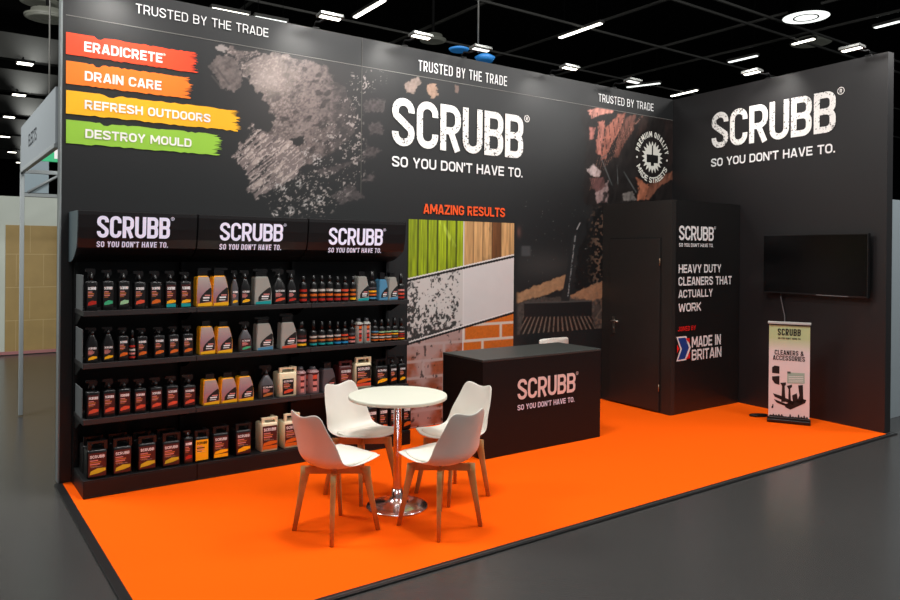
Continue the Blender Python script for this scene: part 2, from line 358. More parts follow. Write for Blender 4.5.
def band(u, v, p0, p1, w):
    """1 inside a stroke from p0 to p1 of half width w"""
    ex, ey = p1[0]-p0[0], p1[1]-p0[1]; t = np.clip(((u-p0[0])*ex+(v-p0[1])*ey)/(ex*ex+ey*ey), 0, 1)
    return sstep(w, w*.4, np.hypot(u-p0[0]-t*ex, v-p0[1]-t*ey))
# --- mural 1: foam covered scrubbing hand
xa = at(200, 100, y=0).x; xb = at(401, 100, y=0).x
cv = Canvas(xa, xb, at(205, 212, y=0).z-.1, HZ-.006, .0085, WALLC)
q = lambda *p: [(200+x/3.335, 40+y/3.335) for x, y in p]
u, v = cv.u, cv.v
n1 = fbm(u*.35, v*.35, 21); n2 = vnoise(u*.9, v*.9, 5); n3 = fbm(u*1.1, v*1.1, 8, 3)
glow = np.exp(-(((u-300)/70)**2+((v-100)/55)**2)); cv.mix((62, 58, 57), glow*.55)
a = cv.poly(q((55, 22), (130, 28), (260, 48), (400, 76), (440, 110), (480, 170), (520, 250), (500, 330), (430, 380), (340, 420), (250, 400), (215, 330), (250, 260), (215, 200), (170, 140), (110, 60)), (108, 96, 93), 2, 6, .16, .97, 3, .3, .1)
ell = (vnoise(u*.55+v*.12, v*.6, 91)*.55+vnoise(u*1.1, v*1.05-u*.2, 92)*.45-.5)*2.6
cv.mix((172, 157, 150), a*sstep(.15, .7, ell)*.8*sstep(470, 0, (u-200)*3.3)*1.3)
cv.mix((60, 54, 53), a*sstep(.1, .7, -ell)*.7)
cv.mix((30, 27, 27), a*sstep(.56, .70, fbm(u*.12+v*.05, v*.16, 95, 4))*.75)
cv.mix((52, 48, 48), a*sstep(312, 346, u+(n1-.5)*46)*.82)
cv.mix((196, 180, 172), np.exp(-(((u-268)/22)**2+((v-78)/20)**2))*a*.4)
# wrist straps / dark seams top left
for i in range(4):
    b0 = (236+i*3.0, 66-i*3.5); b1 = (271+i*2.0, 50-i*.6); cv.mix((48, 44, 44), band(u, v, b0, b1, .9)*a*(n3 > .42))
cv.poly(q((28, 92), (62, 48), (110, 60), (140, 105), (136, 155), (110, 172), (72, 160), (55, 120)), (98, 88, 85), 1.2, 3, .35, 1, 5, .8, .3)
cv.mix((70, 64, 62), band(u, v, (217, 68), (229, 84), 1.4)*.8); cv.mix((70, 64, 62), band(u, v, (212, 76), (222, 88), 1.0)*.8)
cv.poly(q((45, 22), (75, 14), (100, 30), (70, 42)), (150, 140, 136), 1, 2.5, .5)
# bristly fingers reaching to the lower left
a = cv.poly(q((175, 285), (240, 320), (330, 340), (345, 420), (300, 470), (190, 525), (168, 500), (150, 440), (112, 392)), (112, 100, 98), 2, 6, .25, 1, 12)
st = fbm((u+v)*.09, (u-v*.2)*.0+(u*.55+v*.85)*.75, 31, 3); stv = vnoise((u*.62+v*.78)*.75, (u*.78-v*.62)*.10, 17)
cv.mix(WALLC, a*sstep(.62, .72, stv)*.9*sstep(290, 262, u+(n1-.5)*20)); cv.mix((176, 160, 152), a*sstep(.35, .22, stv)*.7); cv.mix((196, 182, 175), a*sstep(.72, .8, n2)*.6)
cv.poly(q((300, 330), (345, 320), (352, 342), (320, 360)), (34, 32, 32), 1, 2, .5)
# shapes on the right
for p in (q((545, 205), (580, 195), (618, 200), (615, 240), (550, 238)), q((560, 285), (600, 270), (612, 312), (570, 314)), q((540, 385), (560, 350), (605, 370), (570, 392)), q((540, 470), (580, 440), (578, 474)), q((438, 520), (500, 482), (550, 522), (470, 545)), q((380, 440), (480, 410), (560, 385), (540, 400), (420, 455))):
    cv.poly(p, (66, 60, 60), 1.4, 3, .5, 1, 19, .8, .4)
# splatter
sp = vnoise(u*.8, v*.8, 41)*vnoise(u*.25, v*.25, 44); reg = sstep(0, 8, sdpoly(u, v, q((190, 500), (330, 440), (330, 320), (440, 250), (500, 100), (610, 80), (640, 140), (540, 200), (560, 300), (560, 460), (430, 600), (240, 600))))
cv.mix((150, 140, 136), reg*sstep(.50, .56, sp+.06*n2)*.9)
sp2 = vnoise(u*1.15, v*1.15, 51); cv.mix((128, 120, 117), reg*sstep(.86, .93, sp2)*.9)
for (cx_, cy_, r_) in ((363, 548, 20), (300, 570, 16), (250, 580, 12), (390, 400, 20), (350, 375, 14), (260, 490, 14), (330, 480, 12), (285, 500, 12), (400, 530, 14)):
    uu, vv = 200+cx_/3.335, 40+cy_/3.335; d = np.hypot(u-uu, v-vv)/(r_/3.3); cv.mix((175, 168, 165), sstep(.55, .68, vnoise(u*.9, v*.9, int(cx_)))*sstep(1.15, .6, d))
edge = np.minimum(np.minimum(sstep(200, 206, u), sstep(400, 394, u)), 1); cv.mix(WALLC, 1-edge)
cv.build('hand_mural', 'printed mural of a grey foamy hand scrubbing with a brush, on the back wall', 'mural')
# --- mural 2: person with broom on wet ground (ends above / beside the cabin)
xa = at(515.2, 200, y=0).x; cv = Canvas(xa, W-.005, .85, HZ-.006, .009, WALLC); u, v = cv.u, cv.v
q = lambda *p: [(590+x/5.45, 100+y/5.45) for x, y in p]
n1 = fbm(u*.3, v*.3, 61); n2 = vnoise(u*.9, v*.9, 62)
cv.mix(WALLC, sstep(560, 520, u))
cv.mix((58, 57, 56), np.exp(-(((u-545)/30)**2+((v-265)/14)**2))*.7)
cv.mix((88, 90, 92), sstep(6, 3, np.abs(u-526))*sstep(6, 4, np.abs(v-251))*.45)
cv.mix((96, 66, 60), np.exp(-(((u-518.5)/2.5)**2+((v-232)/5)**2))*.7)
# wet tan ground bands
cv.poly([(510, 296), (540, 284), (568, 274), (568, 287), (540, 296), (510, 306)], (158, 122, 90), 1.5, 2, .3, .95, 5, .3, .4)
cv.poly([(566, 298), (585, 288), (606, 280), (606, 296), (590, 303)], (150, 112, 84), 1.5, 2, .3, .95, 6, .3, .4)
cv.poly([(508, 306), (545, 296), (600, 300), (606, 352), (508, 352)], (70, 64, 60), 2, 3, .3, .9, 8, .6, .5)
# clothing folds
cv.poly(q((-60, 30), (60, 20), (200, 50), (470, 60), (480, 560), (200, 620), (-40, 560), (-20, 250)), (30, 25, 24), 2, 2, .3, .95, 7, .3, .15)
for p, c_ in ((q((-10, 60), (40, 38), (130, 48), (120, 70), (60, 80), (10, 100)), (206, 140, 126)), (q((45, 120), (82, 112), (72, 220), (62, 300), (34, 290)), (176, 112, 98)),
              (q((90, 150), (150, 80), (196, 68), (170, 150), (120, 240), (85, 320), (62, 328), (75, 230)), (160, 98, 82)), (q((0, 150), (28, 150), (20, 210), (-5, 220)), (168, 106, 96)),
              (q((200, 90), (250, 80), (236, 170), (190, 230), (150, 310), (128, 312), (150, 200)), (104, 66, 56)), (q((250, 420), (330, 470), (300, 545), (256, 548), (268, 480)), (170, 104, 78)),
              (q((330, 440), (470, 380), (470, 420), (380, 470), (320, 545), (300, 540)), (128, 80, 62)), (q((270, 80), (330, 70), (310, 150), (255, 210)), (52, 38, 34)), (q((400, 90), (460, 90), (465, 340), (430, 360)), (40, 30, 28)),
              (q((60, 470), (100, 440), (96, 560), (40, 560), (30, 510)), (140, 118, 116)), (q((-20, 380), (20, 350), (62, 390), (50, 420), (0, 410)), (186, 168, 166)), (q((0, 425), (70, 420), (86, 470), (40, 500), (10, 480)), (92, 62, 60)),
              (q((180, 510), (230, 500), (256, 545), (180, 552)), (120, 112, 108))):
    cv.poly(p, c_, 1.4, 1.6, .5, .95, 11, .35, .3)
for p0, p1, w_ in (((602, 160), (612, 185), .8), ((601, 158), (606, 155), .7), ((624, 172), (636, 192), .7), ((617, 165), (618, 184), .5)): cv.mix((90, 92, 92), band(u, v, p0, p1, w_)*.9)
for i in range(14): cv.mix((170, 120, 104), band(u, v, (590+i*3.4, 190-i*5), (600+i*3.9, 150-i*3.2), .45)*.35*(n2 > .45))
for i in range(9): cv.mix((24, 16, 14), band(u, v, (592+i*5.2, 112+i), (598+i*5.0, 160), .6)*.8*(n1 > .42))
# lower right dark splashes with light specks beside the cabin
cv.poly([(578, 250), (606, 190), (606, 275), (575, 292)], (20, 19, 19), 2, 3, .3, .9)
cv.mix((120, 96, 80), sstep(.62, .68, vnoise(u*.45+v*.2, v*.5-u*.2, 77))*sstep(585, 600, u)*sstep(200, 225, v)*.6)
cv.mix((120, 118, 115), sstep(.95, .99, vnoise(u*.8, v*.8, 78))*sstep(518, 530, u)*sstep(190, 215, v)*sstep(320, 300, v)*.8)
# broom: shaft, head, bristles
cv.poly([(572.5, 236), (577.5, 232), (574, 262), (569.5, 301), (561, 301), (568, 262)], (36, 37, 38), .8)
cv.mix((120, 122, 122), band(u, v, (575.3, 236), (568, 296), .9)*sstep(.35, .55, n2)*.9); cv.mix((150, 150, 150), band(u, v, (577, 229), (580, 223), .8)*.8)
a = cv.poly([(517, 352), (523, 316), (592, 316), (602, 352)], (42, 36, 33), 1.2, 1, .5)
fan = (u-557)/(v-262+1e-6); cv.mix((124, 106, 94), a*sstep(.45, .9, np.sin(fan*90))*.8*sstep(.25, .6, n1+.15)); cv.mix((12, 11, 11), a*sstep(.5, .9, -np.sin(fan*90))*.7)
cv.poly([(524, 303), (592, 301), (592, 316), (524, 317)], (26, 26, 27), .8); cv.mix((74, 72, 70), band(u, v, (525, 303), (591, 301), 1.0)*.8)
for p0, p1 in (((592, 340), (600, 326)), ((584, 345), (591, 334)), ((596, 318), (604, 305))): cv.mix((110, 98, 88), band(u, v, p0, p1, 1.1)*.7)
dg = fbm(u*.5+v*.12, v*.10-u*.05, 90, 4); cv.c = cv.c*(1-(sstep(575, 590, u)*sstep(260, 225, v))[..., None]*(1-np.clip(.15+1.6*dg, .2, 1.15))[..., None])
cv.mix(WALLC, np.maximum(sstep(519, 515.5, u), 0))
cv.build('broom_mural', 'printed mural of a worker sweeping with a broom, right of the tall poster', 'mural')
# smaller printed scraps above the wall logo: two loose blobs
cv = Canvas(at(402, 100, y=0).x, at(462, 100, y=0).x, at(430, 108, y=0).z, HZ-.006, .009, WALLC); u, v = cv.u, cv.v
cv.poly([(404, 84), (418, 76), (421, 83), (414, 93), (407, 92)], (128, 112, 104), 1.2, 2, .5, 1, 3, .4, .5); cv.poly([(427, 84), (436, 84), (438, 95), (432, 98), (427, 92)], (150, 122, 104), 1.2, 2, .5, 1, 4, .4, .5)
cv.poly([(455, 85), (459, 86), (458, 94), (455, 92)], (110, 90, 82), 1, 1, .5)
for f in (cv.nx,): e_ = np.minimum(sstep(402, 405, u), sstep(462, 459, u)); cv.mix(WALLC, 1-e_)
cv.build('splash_print', 'small printed scraps of foam above the large wall logo', 'mural')
# --- before / after poster
P0, P1, PZ = 3.055, 4.427, 2.074
cv = Canvas(P0, P1, .003, PZ, .0065, (205, 195, 190)); u, v, X, Z = cv.u, cv.v, cv.X, cv.Z
XD = at(463.4, 280, y=0).x; left = X < XD
l1 = 280.6+(u-408)*(256.4-280.6)/106; l2 = 344+(u-408)*(312.5-344)/106
top = v < l1; mid = (v >= l1) & (v < l2); bot = v >= l2
n1 = fbm(X*9, Z*9, 1); n2 = fbm(X*60, Z*60, 2, 3)
g = np.floor((X-P0)/.118); gp = ((X-P0)/.118) % 1; pv = vnoise(g*7.3, g*0+.5, 4); grain = fbm(X*70, Z*5, 6, 3)
green = L3((160, 180, 24))*(1-.45*pv[..., None])*(.35+1.2*grain[..., None]); green = green*(1-.85*(sstep(.13, .03, np.minimum(gp, 1-gp)))[..., None])
green = green*(1-.75*sstep(.55, .75, fbm(X*12, Z*4, 9))[..., None]*sstep(1.75, 1.3, Z)[..., None])
green += L3((200, 215, 110))*(.22*band(X, Z, (3.45, 2.06), (3.62, 1.82), .03)*sstep(.3, .6, grain))[..., None]
cv.c = np.where((top & left)[..., None], green, cv.c)
g = np.floor((X-XD)/.125); gp = ((X-XD)/.125) % 1; pv = vnoise(g*3.7+.3, g*0+.5, 14)
tan = L3((218, 168, 112))*(1-.35*pv[..., None])*(.5+.95*fbm(X*60, Z*4, 16, 3)[..., None]); ring = np.sin(40*np.hypot((X-4.05)*1.6, (Z-1.85)*.5)+6*n1)
tan = tan*(1-.28*sstep(.3, 1, ring)[..., None]*((g == 2)[..., None])); tan = np.where((g == 3)[..., None], tan*L3((120, 84, 56))/L3((222, 190, 150)), tan)
tan = tan*(1-.6*sstep(.10, .02, np.minimum(gp, 1-gp))[..., None]); cv.c = np.where((top & ~left)[..., None], tan, cv.c)
mould = L3((198, 190, 186))*np.ones_like(cv.c); dk = (fbm(X*4, Z*3, 23)*.42+vnoise(X*42, Z*38, 24)*.34+vnoise(X*85, Z*80, 25)*.26+fbm(X*14, Z*12, 27)*.2)+.2*sstep(290, 350, v)-.14*sstep(455, 463, u)
mould = mould*(1-.93*sstep(.63, .71, dk)[..., None]); cv.c = np.where((mid & left)[..., None], mould, cv.c)
clean = L3((206, 198, 196))*(.97+.06*n1[..., None]); cv.c = np.where((mid & ~left)[..., None], clean, cv.c)
def bricks(c1, mort, seed, bl=.5, bh=.165):
    row = np.floor(Z/bh); xx = X/bl+.5*(row % 2); fx = xx % 1; fy = (Z/bh) % 1
    mo = np.maximum(sstep(.045, .02, np.minimum(fx, 1-fx)), sstep(.11, .06, np.minimum(fy, 1-fy)))[..., None]
    k = vnoise(np.floor(xx)*5.1+row*3.3, row*1.7, seed)[..., None]
    return (L3(c1)*(.7+.45*k)*(.8+.4*n2[..., None]))*(1-mo)+L3(mort)*mo
cv.c = np.where((bot & ~left)[..., None], bricks((205, 105, 30), (205, 190, 175), 31), cv.c)
db = bricks((150, 80, 52), (176, 150, 142), 32); wash = sstep(.35, .62, fbm(X*4, Z*5, 35)+.3*sstep(.75, 1.05, Z))[..., None]; db = db*(1-.75*wash)+L3((176, 152, 148))*.75*wash
db = db*(1-.8*sstep(.66, .74, fbm(X*26, Z*20, 36))[..., None]); low = sstep(.55, .35, Z)[..., None]; db = db*(1-.0*low)
cv.c = np.where((bot & left)[..., None], db, cv.c)
cv.c = np.where((np.abs(X-XD) < .006)[..., None], L3((214, 206, 204)), cv.c)
for l in (l1, l2):
    cv.c = np.where((np.abs(v-l) < 1.15)[..., None], L3((24, 22, 22)), cv.c); cv.c = np.where(((v-l < -1.1) & (v-l > -2.4))[..., None], L3((225, 218, 214)), cv.c)
cv.build('results_poster', 'tall before and after poster of planks, mould and brick beside the shelving', 'poster', -.0035)
# ------------------------------------------------------------------ wall lettering
def sign(name, label, parts, plane, cat='sign'):
    """parts: (text, bl, br, tl, material, t, gap, reg)"""
    if len(parts) == 1:
        txt, bl, br, tl, mt, t, gap, reg = parts[0]; return tag(wall_text(name, txt, bl, br, tl, plane, mt, t, gap, reg=reg, off=.008), label, cat)
    r = thing(name, label, cat)
    for i, (txt, bl, br, tl, mt, t, gap, reg) in enumerate(parts):
        wall_text('brand_word' if txt == 'SCRUBB' else 'slogan', txt, bl, br, tl, plane, mt, t, gap, reg=reg, off=.008, parent=r)
    return r
sign('wall_logo', 'large worn white brand logo with slogan in the middle of the back wall', [
    ('SCRUBB', (391.5, 145), (522.5, 157), (391.5, 96.5), m_distress, .155, .055, 1.),
    ("SO YOU DON'T HAVE TO.", (391.5, 166.3), (522, 177), (391.5, 155.8), m_white, .175, .11, False)], PB)
sign('wall_logo', 'large worn white brand logo with slogan high on the right side wall', [
    ('SCRUBB', (712, 149), (836, 133), (713, 113.5), m_distress, .155, .055, 1.1),
    ("SO YOU DON'T HAVE TO.", (711.5, 167), (835.5, 148.5), (711.5, 159), m_white, .175, .11, False)], PR)
for bl, br, tl, w_ in (((135.5, 13), (268, 37.5), (135.5, 3.5), 'above the coloured brush stroke banners'), ((418, 70.5), (506.5, 83), (418, 60), 'above the large logo of the back wall'), ((598, 101.5), (653, 108), (598, 93.5), 'nearest the corner, above the round badge')):
    sign('header_slogan', 'small white trade slogan on the header '+w_, [('TRUSTED BY TRADE' if bl[0] > 590 else 'TRUSTED BY THE TRADE', bl, br, tl, m_white, .115, .14, False)], PB)
sign('poster_heading', 'orange red heading lettering above the before and after poster', [('AMAZING RESULTS', (423, 213.5), (504.5, 217.5), (423.5, 203.8), m_orangetxt, .185, .085, False)], PB)
# coloured brush stroke banners
def banner(col, cname, text, x1, tl, bl, tx0, tx1, tb, tt, reg=False):
    m = mat('print_'+cname.replace(' ', '_'), col, .5)
    a = at(66, tl, y=0); b = at(66, bl, y=0); xr = at(x1, tl+25, y=0).x; zt, zb = a.z, b.z
    rnd = random.Random(x1); pts = []
    n = 40
    for i in range(n+1):
        x = a.x+(xr-a.x)*i/n; dz = rnd.uniform(-.006, .004) if i > 6 else 0
        if i in (9, 10): dz = -.02
        pts.append((x, zt+dz))
    m2 = 16
    for i in range(1, m2): pts.append((xr-rnd.uniform(0, .07), zt+(zb-zt)*(i-.4)/m2)); pts.append((xr+rnd.uniform(-.02, .03), zt+(zb-zt)*(i+.1)/m2))
    for i in range(n, -1, -1): pts.append((a.x+(xr-a.x)*i/n, zb+(rnd.uniform(-.004, .006) if i > 4 else 0)))
    pts.append((a.x, zb))
    o = thing('brush_stroke_banner', cname+' brush stroke banner printed with white product lettering on the back wall', 'banner', (a.x, 0, zb))
    mb = MB(); mb.add([(x-a.x, -.005, z-zb) for x, z in pts], [list(range(len(pts)-1, -1, -1))]); fo = mb.build('stroke', m, o)
    bm = bmesh.new(); bm.from_mesh(fo.data); bmesh.ops.triangulate(bm, faces=bm.faces); bm.to_mesh(fo.data); bm.free()
    p = at(tx0, tb, y=0); q_ = at(tx0, tt, y=0); r_ = at(tx1, tb+30, y=0)
    mb = MB(); letters(mb, text, (p.x-a.x, -.009, p.z-zb), UB, (0, 0, 1), r_.x-p.x, q_.z-p.z, .2, .1, reg=1.6 if reg else False)
    mb.build('lettering', mat('banner_white', (244, 240, 232), .5), o)
banner((245, 66, 16), 'red', 'ERADICRETE', 196, 32, 54, 84, 162, 51.5, 41.5, True)
banner((250, 120, 14), 'orange', 'DRAIN CARE', 190, 60.5, 83.5, 84.5, 161, 80.5, 71)
banner((248, 178, 8), 'yellow', 'REFRESH OUTDOORS', 238, 90, 113.5, 84.5, 210, 109, 100)
banner((146, 196, 58), 'green', 'DESTROY MOULD', 219.5, 119.5, 143, 85, 191, 138, 129)
# round badge
bc = at(651.8, 157.3, y=0); Rv = .335; bd = MB(); RK = [0]
def ring_text(txt, ac, span, r0, h, flip):
    lay = layout(txt, span*(r0 if not flip else r0+h)/h, .2, .12)
    tot = lay[-1][1]+lay[-1][2]
    for c, x, w_ in lay:
        xm = (x+w_/2)/tot-.5; ang = ac-xm*span if not flip else ac+xm*span
        d = Vector((math.cos(ang), 0, math.sin(ang))); tg = Vector((math.sin(ang), 0, -math.cos(ang)))
        if flip: up = -d; tg = -tg; base = bc+d*(r0+h)
        else: up = d; base = bc+d*r0
        for path in glyph(c, w_, .2, 3):
            rb = ribbon(path, .2); RK[0] += 1; bd.add([base+tg*((p.x-w_/2)*h)+up*(p.y*h)+Vector((0, -.008-.0003*(RK[0] % 4), 0)) for pr in rb for p in pr], [(2*i, 2*i+1, 2*i+3, 2*i+2) for i in range(len(rb)-1)], 0)
ring_text('PREMIUM QUALITY', math.pi/2, 2.75, Rv*.76, Rv*.22, False)
ring_text('MADE STREETS', -math.pi/2, 2.3, Rv*.76, Rv*.22, True)
for s in (-1, 1): bd.add([bc+Vector((s*Rv*.87+.016*math.cos(i), -.008, .016*math.sin(i)-.02)) for i in range(6)], [list(range(6))])
gear = []
for i in range(40): r_ = Rv*(.62 if i % 2 == 0 else .44); an = i*math.pi/20; gear.append(bc+Vector((r_*math.cos(an), -.008, r_*math.sin(an))))
bd.add([bc+Vector((0, -.008, 0))]+gear, [(0, 1+i, 1+(i+1) % 40) for i in range(40)])
for x0, x1, z0, z1 in ((-.11, .11, -.07, .03), (-.012, .012, .03, .15), (-.03, .03, -.11, -.07)):
    bd.add([bc+Vector((x, -.010, z)) for x, z in ((x0, z0), (x1, z0), (x1, z1), (x0, z1))], [(0, 1, 2, 3)], 1)
tag(bd.build('round_badge', [mat('badge_cream', (226, 224, 214), .5), m_blk]), 'round cream badge of ring lettering and sunburst printed near the back wall corner', 'badge')
# cabin front lettering
sign('cabin_logo', 'small white brand logo at the top of the storage cabin front', [
    ('SCRUBB', (678.4, 240), (713, 242), (678.4, 225.5), m_white, .16, .055, 1.3), ("SO YOU DON'T HAVE TO.", (678.4, 246.6), (712.5, 248), (678.4, 243), m_white, .18, .12, False)], PF)
sign('cabin_slogan', 'four lines of white claim lettering on the storage cabin front', [
    ('HEAVY DUTY', (678, 273), (720.5, 273.6), (678, 264.5), m_white, .18, .1, False), ('CLEANERS THAT', (677.8, 285.8), (731, 285.6), (677.8, 277), m_white, .18, .1, False),
    ('ACTUALLY', (677.8, 298), (712, 297.3), (677.8, 290), m_white, .18, .1, False), ('WORK', (677.8, 312), (700.5, 311.4), (677.8, 303.5), m_white, .18, .1, False)], PF)
lg = thing('origin_logo', 'red, white and blue arrow logo with country lettering low on the cabin front', 'logo')
mb = MB()
def fpt(px, py, off): p = at_plane(px, py, Bc, NF)+NF*off; return p
wall_text('', 'JOINED BY', (677.6, 331.5), (695.5, 330.6), (677.6, 326.8), PF, None, .17, .12, mb=mb, build=False); mb.build('caption', m_redtxt, lg)
mb = MB()
for poly, m_, o_ in (([(676, 337), (686, 336), (690.5, 347.5), (686, 360), (676, 361.5), (680, 349)], 0, .004), ([(677.5, 338.3), (685, 337.5), (688.5, 347.5), (684.5, 358.5), (677.5, 360), (681.5, 349)], 1, .006), ([(684.8, 338.3), (689, 338), (689.3, 343)], 2, .007), ([(685, 359.5), (689.5, 358), (689.5, 352)], 2, .007), ([(676.5, 344.5), (679, 348.6), (676.5, 353)], 2, .007)):
    mb.add([fpt(x, y, o_) for x, y in poly], [list(range(len(poly)))], m_)
mb.build('arrow_emblem', [m_white, mat('flag_blue', (28, 62, 140), .5), m_redtxt], lg)
mb = MB(); wall_text('', 'MADE IN', (691.5, 347.6), (720.5, 347), (691.5, 336.8), PF, None, .17, .08, mb=mb, build=False); wall_text('', 'BRITAIN', (691.5, 360.5), (721, 358), (691.5, 349.8), PF, None, .17, .08, mb=mb, build=False)
mb.build('lettering', m_white, lg)
# ------------------------------------------------------------------ shelving
gon = thing('shelving_unit', 'long black three bay shelving unit with lit logo canopies against the back wall', 'shelving', (S0, 0, 0))
LX = S3-S0; B1 = S1-S0; B2 = S2-S0; SD = .459; KB = .126
KZ = [1.3102, .9389, .5435]; KT = 2.026
MB().box(0, LX, -.03, -.004, 0, KT-.06).build('back_panel', m_shelf, gon)
xs = [0, B1, B2, LX]
for i, x in enumerate(xs):
    x0 = x if i == 0 else x-.03 if i == 3 else x-.015
    mb = MB().box(x0, x0+.03, -.09, -.031, 0, KT-.05)
    for j in range(26): mb.box(x0+.010, x0+.020, -.0908, -.0902, .2+j*.065, .22+j*.065, 1)
    mb.build('upright', [m_shelf, m_blk], gon)
for i in range(3):
    a, b = xs[i]+.002, xs[i+1]-.002
    mb = MB().box(a, b, -.4975, -.031, .0, .012).box(a, b, -.4975, -.487, .012, KB-.012).box(a, b, -.4975, -.031, KB-.012, KB)
    if i == 0: mb.box(a, a+.012, -.487, -.091, .012, KB-.012)
    if i == 2: mb.box(b-.012, b, -.487, -.091, .012, KB-.012)
    mb.build('base_plinth', [m_shelf], gon, bevel=.003)
    for z in KZ:
        mb = MB().box(a, b, -SD+.004, -.091, z-.012, z).box(a, b, -SD, -SD+.004, z-.035, z+.003)
        mb.box(a, a+.006, -SD+.004, -.091, z-.035, z-.012).box(b-.006, b, -SD+.004, -.091, z-.035, z-.012)
        mb.build('shelf', [m_shelfe], gon, bevel=.0015)
        for xx in (a+.004, b-.010):
            mb = MB(); pr = [(-.091, z-.036), (-.091, z-.12), (-.14, z-.12), (-.34, z-.036)]
            mb.prism(pr, lambda y, zz: (xx, y, zz), lambda y, zz: (xx+.006, y, zz)); fix_normals(mb.build('shelf_bracket', m_shelf, gon))
for z, h_ in zip(KZ, (.255, .24, .215)):
    MB().box(.004, .009, -.40, -.13, z+.001, z+h_).build('end_panel', m_endp, gon, bevel=.002)
# canopies: slanted fascia, curved belly and side cheeks
cprof = [(-.36, KT), (-.39, KT-.004), (-.392, KT-.03), (-.385, KT-.12), (-.372, KT-.20), (-.352, KT-.265), (-.34, KT-.275), (-.27, KT-.32), (-.19, KT-.355), (-.11, KT-.37), (-.05, KT-.372)]
bays = [-.033, at(198, 215, y=-.39).x-S0, at(308.5, 221, y=-.39).x-S0, LX]
for i in range(3):
    a, b = bays[i]+.003, bays[i+1]-.003; cz = KT-.372
    cn = bpy.data.objects.new('canopy', None); link(cn, gon); cn.location = (a, 0, 0)
    w = b-a; mb = MB(); o = [(-.004, KT)]+cprof+[(-.004, KT-.372)]
    n = len(o)
    for k in range(n-1):
        (y0, z0), (y1, z1) = o[k], o[k+1]; mb.add([(0, y0, z0), (w, y0, z0), (w, y1, z1), (0, y1, z1)], [(3, 2, 1, 0)], 0, k > 1)
    # turn the canopy itself into the fascia mesh
    me = mb.mesh('canopy', m_canopy); bpy.data.objects.remove(cn); cn = link(bpy.data.objects.new('canopy', me), gon); cn.location = (a, 0, 0)
    for xx, mm in ((0, m_canside if i == 0 else m_canopy), (w-.006, m_canopy)):
        sb = MB().prism(o, lambda y, z: (xx, y, z), lambda y, z: (xx+.006, y, z)); fix_normals(sb.build('cheek', mm, cn))
    px = ((97, 170), (220, 283), (329, 383))[i]; ytb = ((215.5, 237.5), (222.3, 240.6), (227.5, 244.8))[i]; yt2 = ((240.5, 247), (243.2, 249.6), (247, 252.5))[i]
    yo = -.392; p = at(px[0], ytb[1], y=yo); r_ = at(px[1], ytb[1], y=yo); t_ = at(px[0], ytb[0], y=yo)
    Vv = Vector((0, -.0105, .16)).normalized(); O = Vector((p.x-S0-a, 0, p.z)); yy = lambda z: -.392+(KT-.03-z)*.09-.008
    mb = MB(); letters(mb, 'SCRUBB', (O.x, yy(p.z), p.z), UB, Vv, r_.x-p.x, t_.z-p.z, .16, .05, 0, reg=1.)
    p2 = at(px[0], yt2[1], y=yo+.02); t2 = at(px[0], yt2[0], y=yo+.02); Vv2 = Vector((0, -.03, .12)).normalized()
    letters(mb, "SO YOU DON'T HAVE TO.", (O.x, yy(p2.z)+.006, p2.z), UB, Vv2, r_.x-p.x-.01, (t2.z-p2.z)*.92, .18, .11, 0)
    mb.build('lettering', mat('lit_logo_white', (222, 220, 240), .5, emit=(215, 212, 240), estr=.25), cn)
# ------------------------------------------------------------------ products
COL = dict(red=(176, 36, 24), orange=(208, 98, 26), yellow=(246, 176, 16), teal=(20, 150, 150), green=(60, 170, 120), palegreen=(150, 196, 150), blue=(30, 130, 180), darkred=(54, 16, 15), black=(18, 17, 18), white=(190, 184, 176), cream=(226, 214, 178), pink=(206, 130, 124), silver=(150, 150, 143), salmon=(212, 76, 50), olive=(196, 176, 40), grey=(76, 76, 80), amber=(176, 104, 48), skyblue=(76, 134, 168), maroon=(66, 22, 22), mauve=(150, 112, 112))
def cm(n): return mat('product_'+n, COL[n], .4)
def gradm():
    if 'gradient_label' in MATS: return MATS['gradient_label']
    m = mat('gradient_label', (170, 165, 165), .35); nt = m.node_tree; b = nt.nodes['Principled BSDF']; tc = nt.nodes['Texture Coordinate']
    sp = nt.nodes.new('ShaderNodeSeparateXYZ'); nt.links.new(tc.outputs['Object'], sp.inputs[0])
    mp = nt.nodes.new('ShaderNodeMapRange'); mp.inputs['From Min'].default_value = .02; mp.inputs['From Max'].default_value = .24; nt.links.new(sp.outputs['Z'], mp.inputs['Value'])
    r = nt.nodes.new('ShaderNodeValToRGB'); e = r.color_ramp.elements; e[0].color = (*lin((176, 98, 72)), 1); e[1].color = (*lin((178, 172, 164)), 1)
    q = e.new(.35); q.color = (*lin((150, 116, 126)), 1); nt.links.new(mp.outputs[0], r.inputs[0]); nt.links.new(r.outputs[0], b.inputs['Base Color']); return m
def sect(hw, hd, z, ex=4, n=20, cx=0):
    out = []
    for i in range(n):
        a = 2*math.pi*(i+.5)/n; c, s = math.cos(a), math.sin(a)
        out.append((cx+hw*math.copysign(abs(c)**(2/ex), c), hd*math.copysign(abs(s)**(2/ex), s), z))
    return out
def plate(mb, x0, x1, z0, z1, y, m): mb.add([(x0, y, z0), (x1, y, z0), (x1, y, z1), (x0, y, z1)], [(0, 1, 2, 3)], m)
def swoosh(mb, x0, x1, z0, h, y, m, tilt=.25, raw=False):
    dz = (x1-x0)*tilt; mb.add([(x0, y, z0), (x0+(x1-x0)*.55, y, z0+dz*.35), (x1, y, z0+dz), (x1, y, z0+dz+h*.7), (x0+(x1-x0)*.5, y, z0+dz*.7+h), (x0+(x1-x0)*.06, y, z0+dz*.25+h*.7)], [(0, 1, 2, 3, 4, 5)], m)
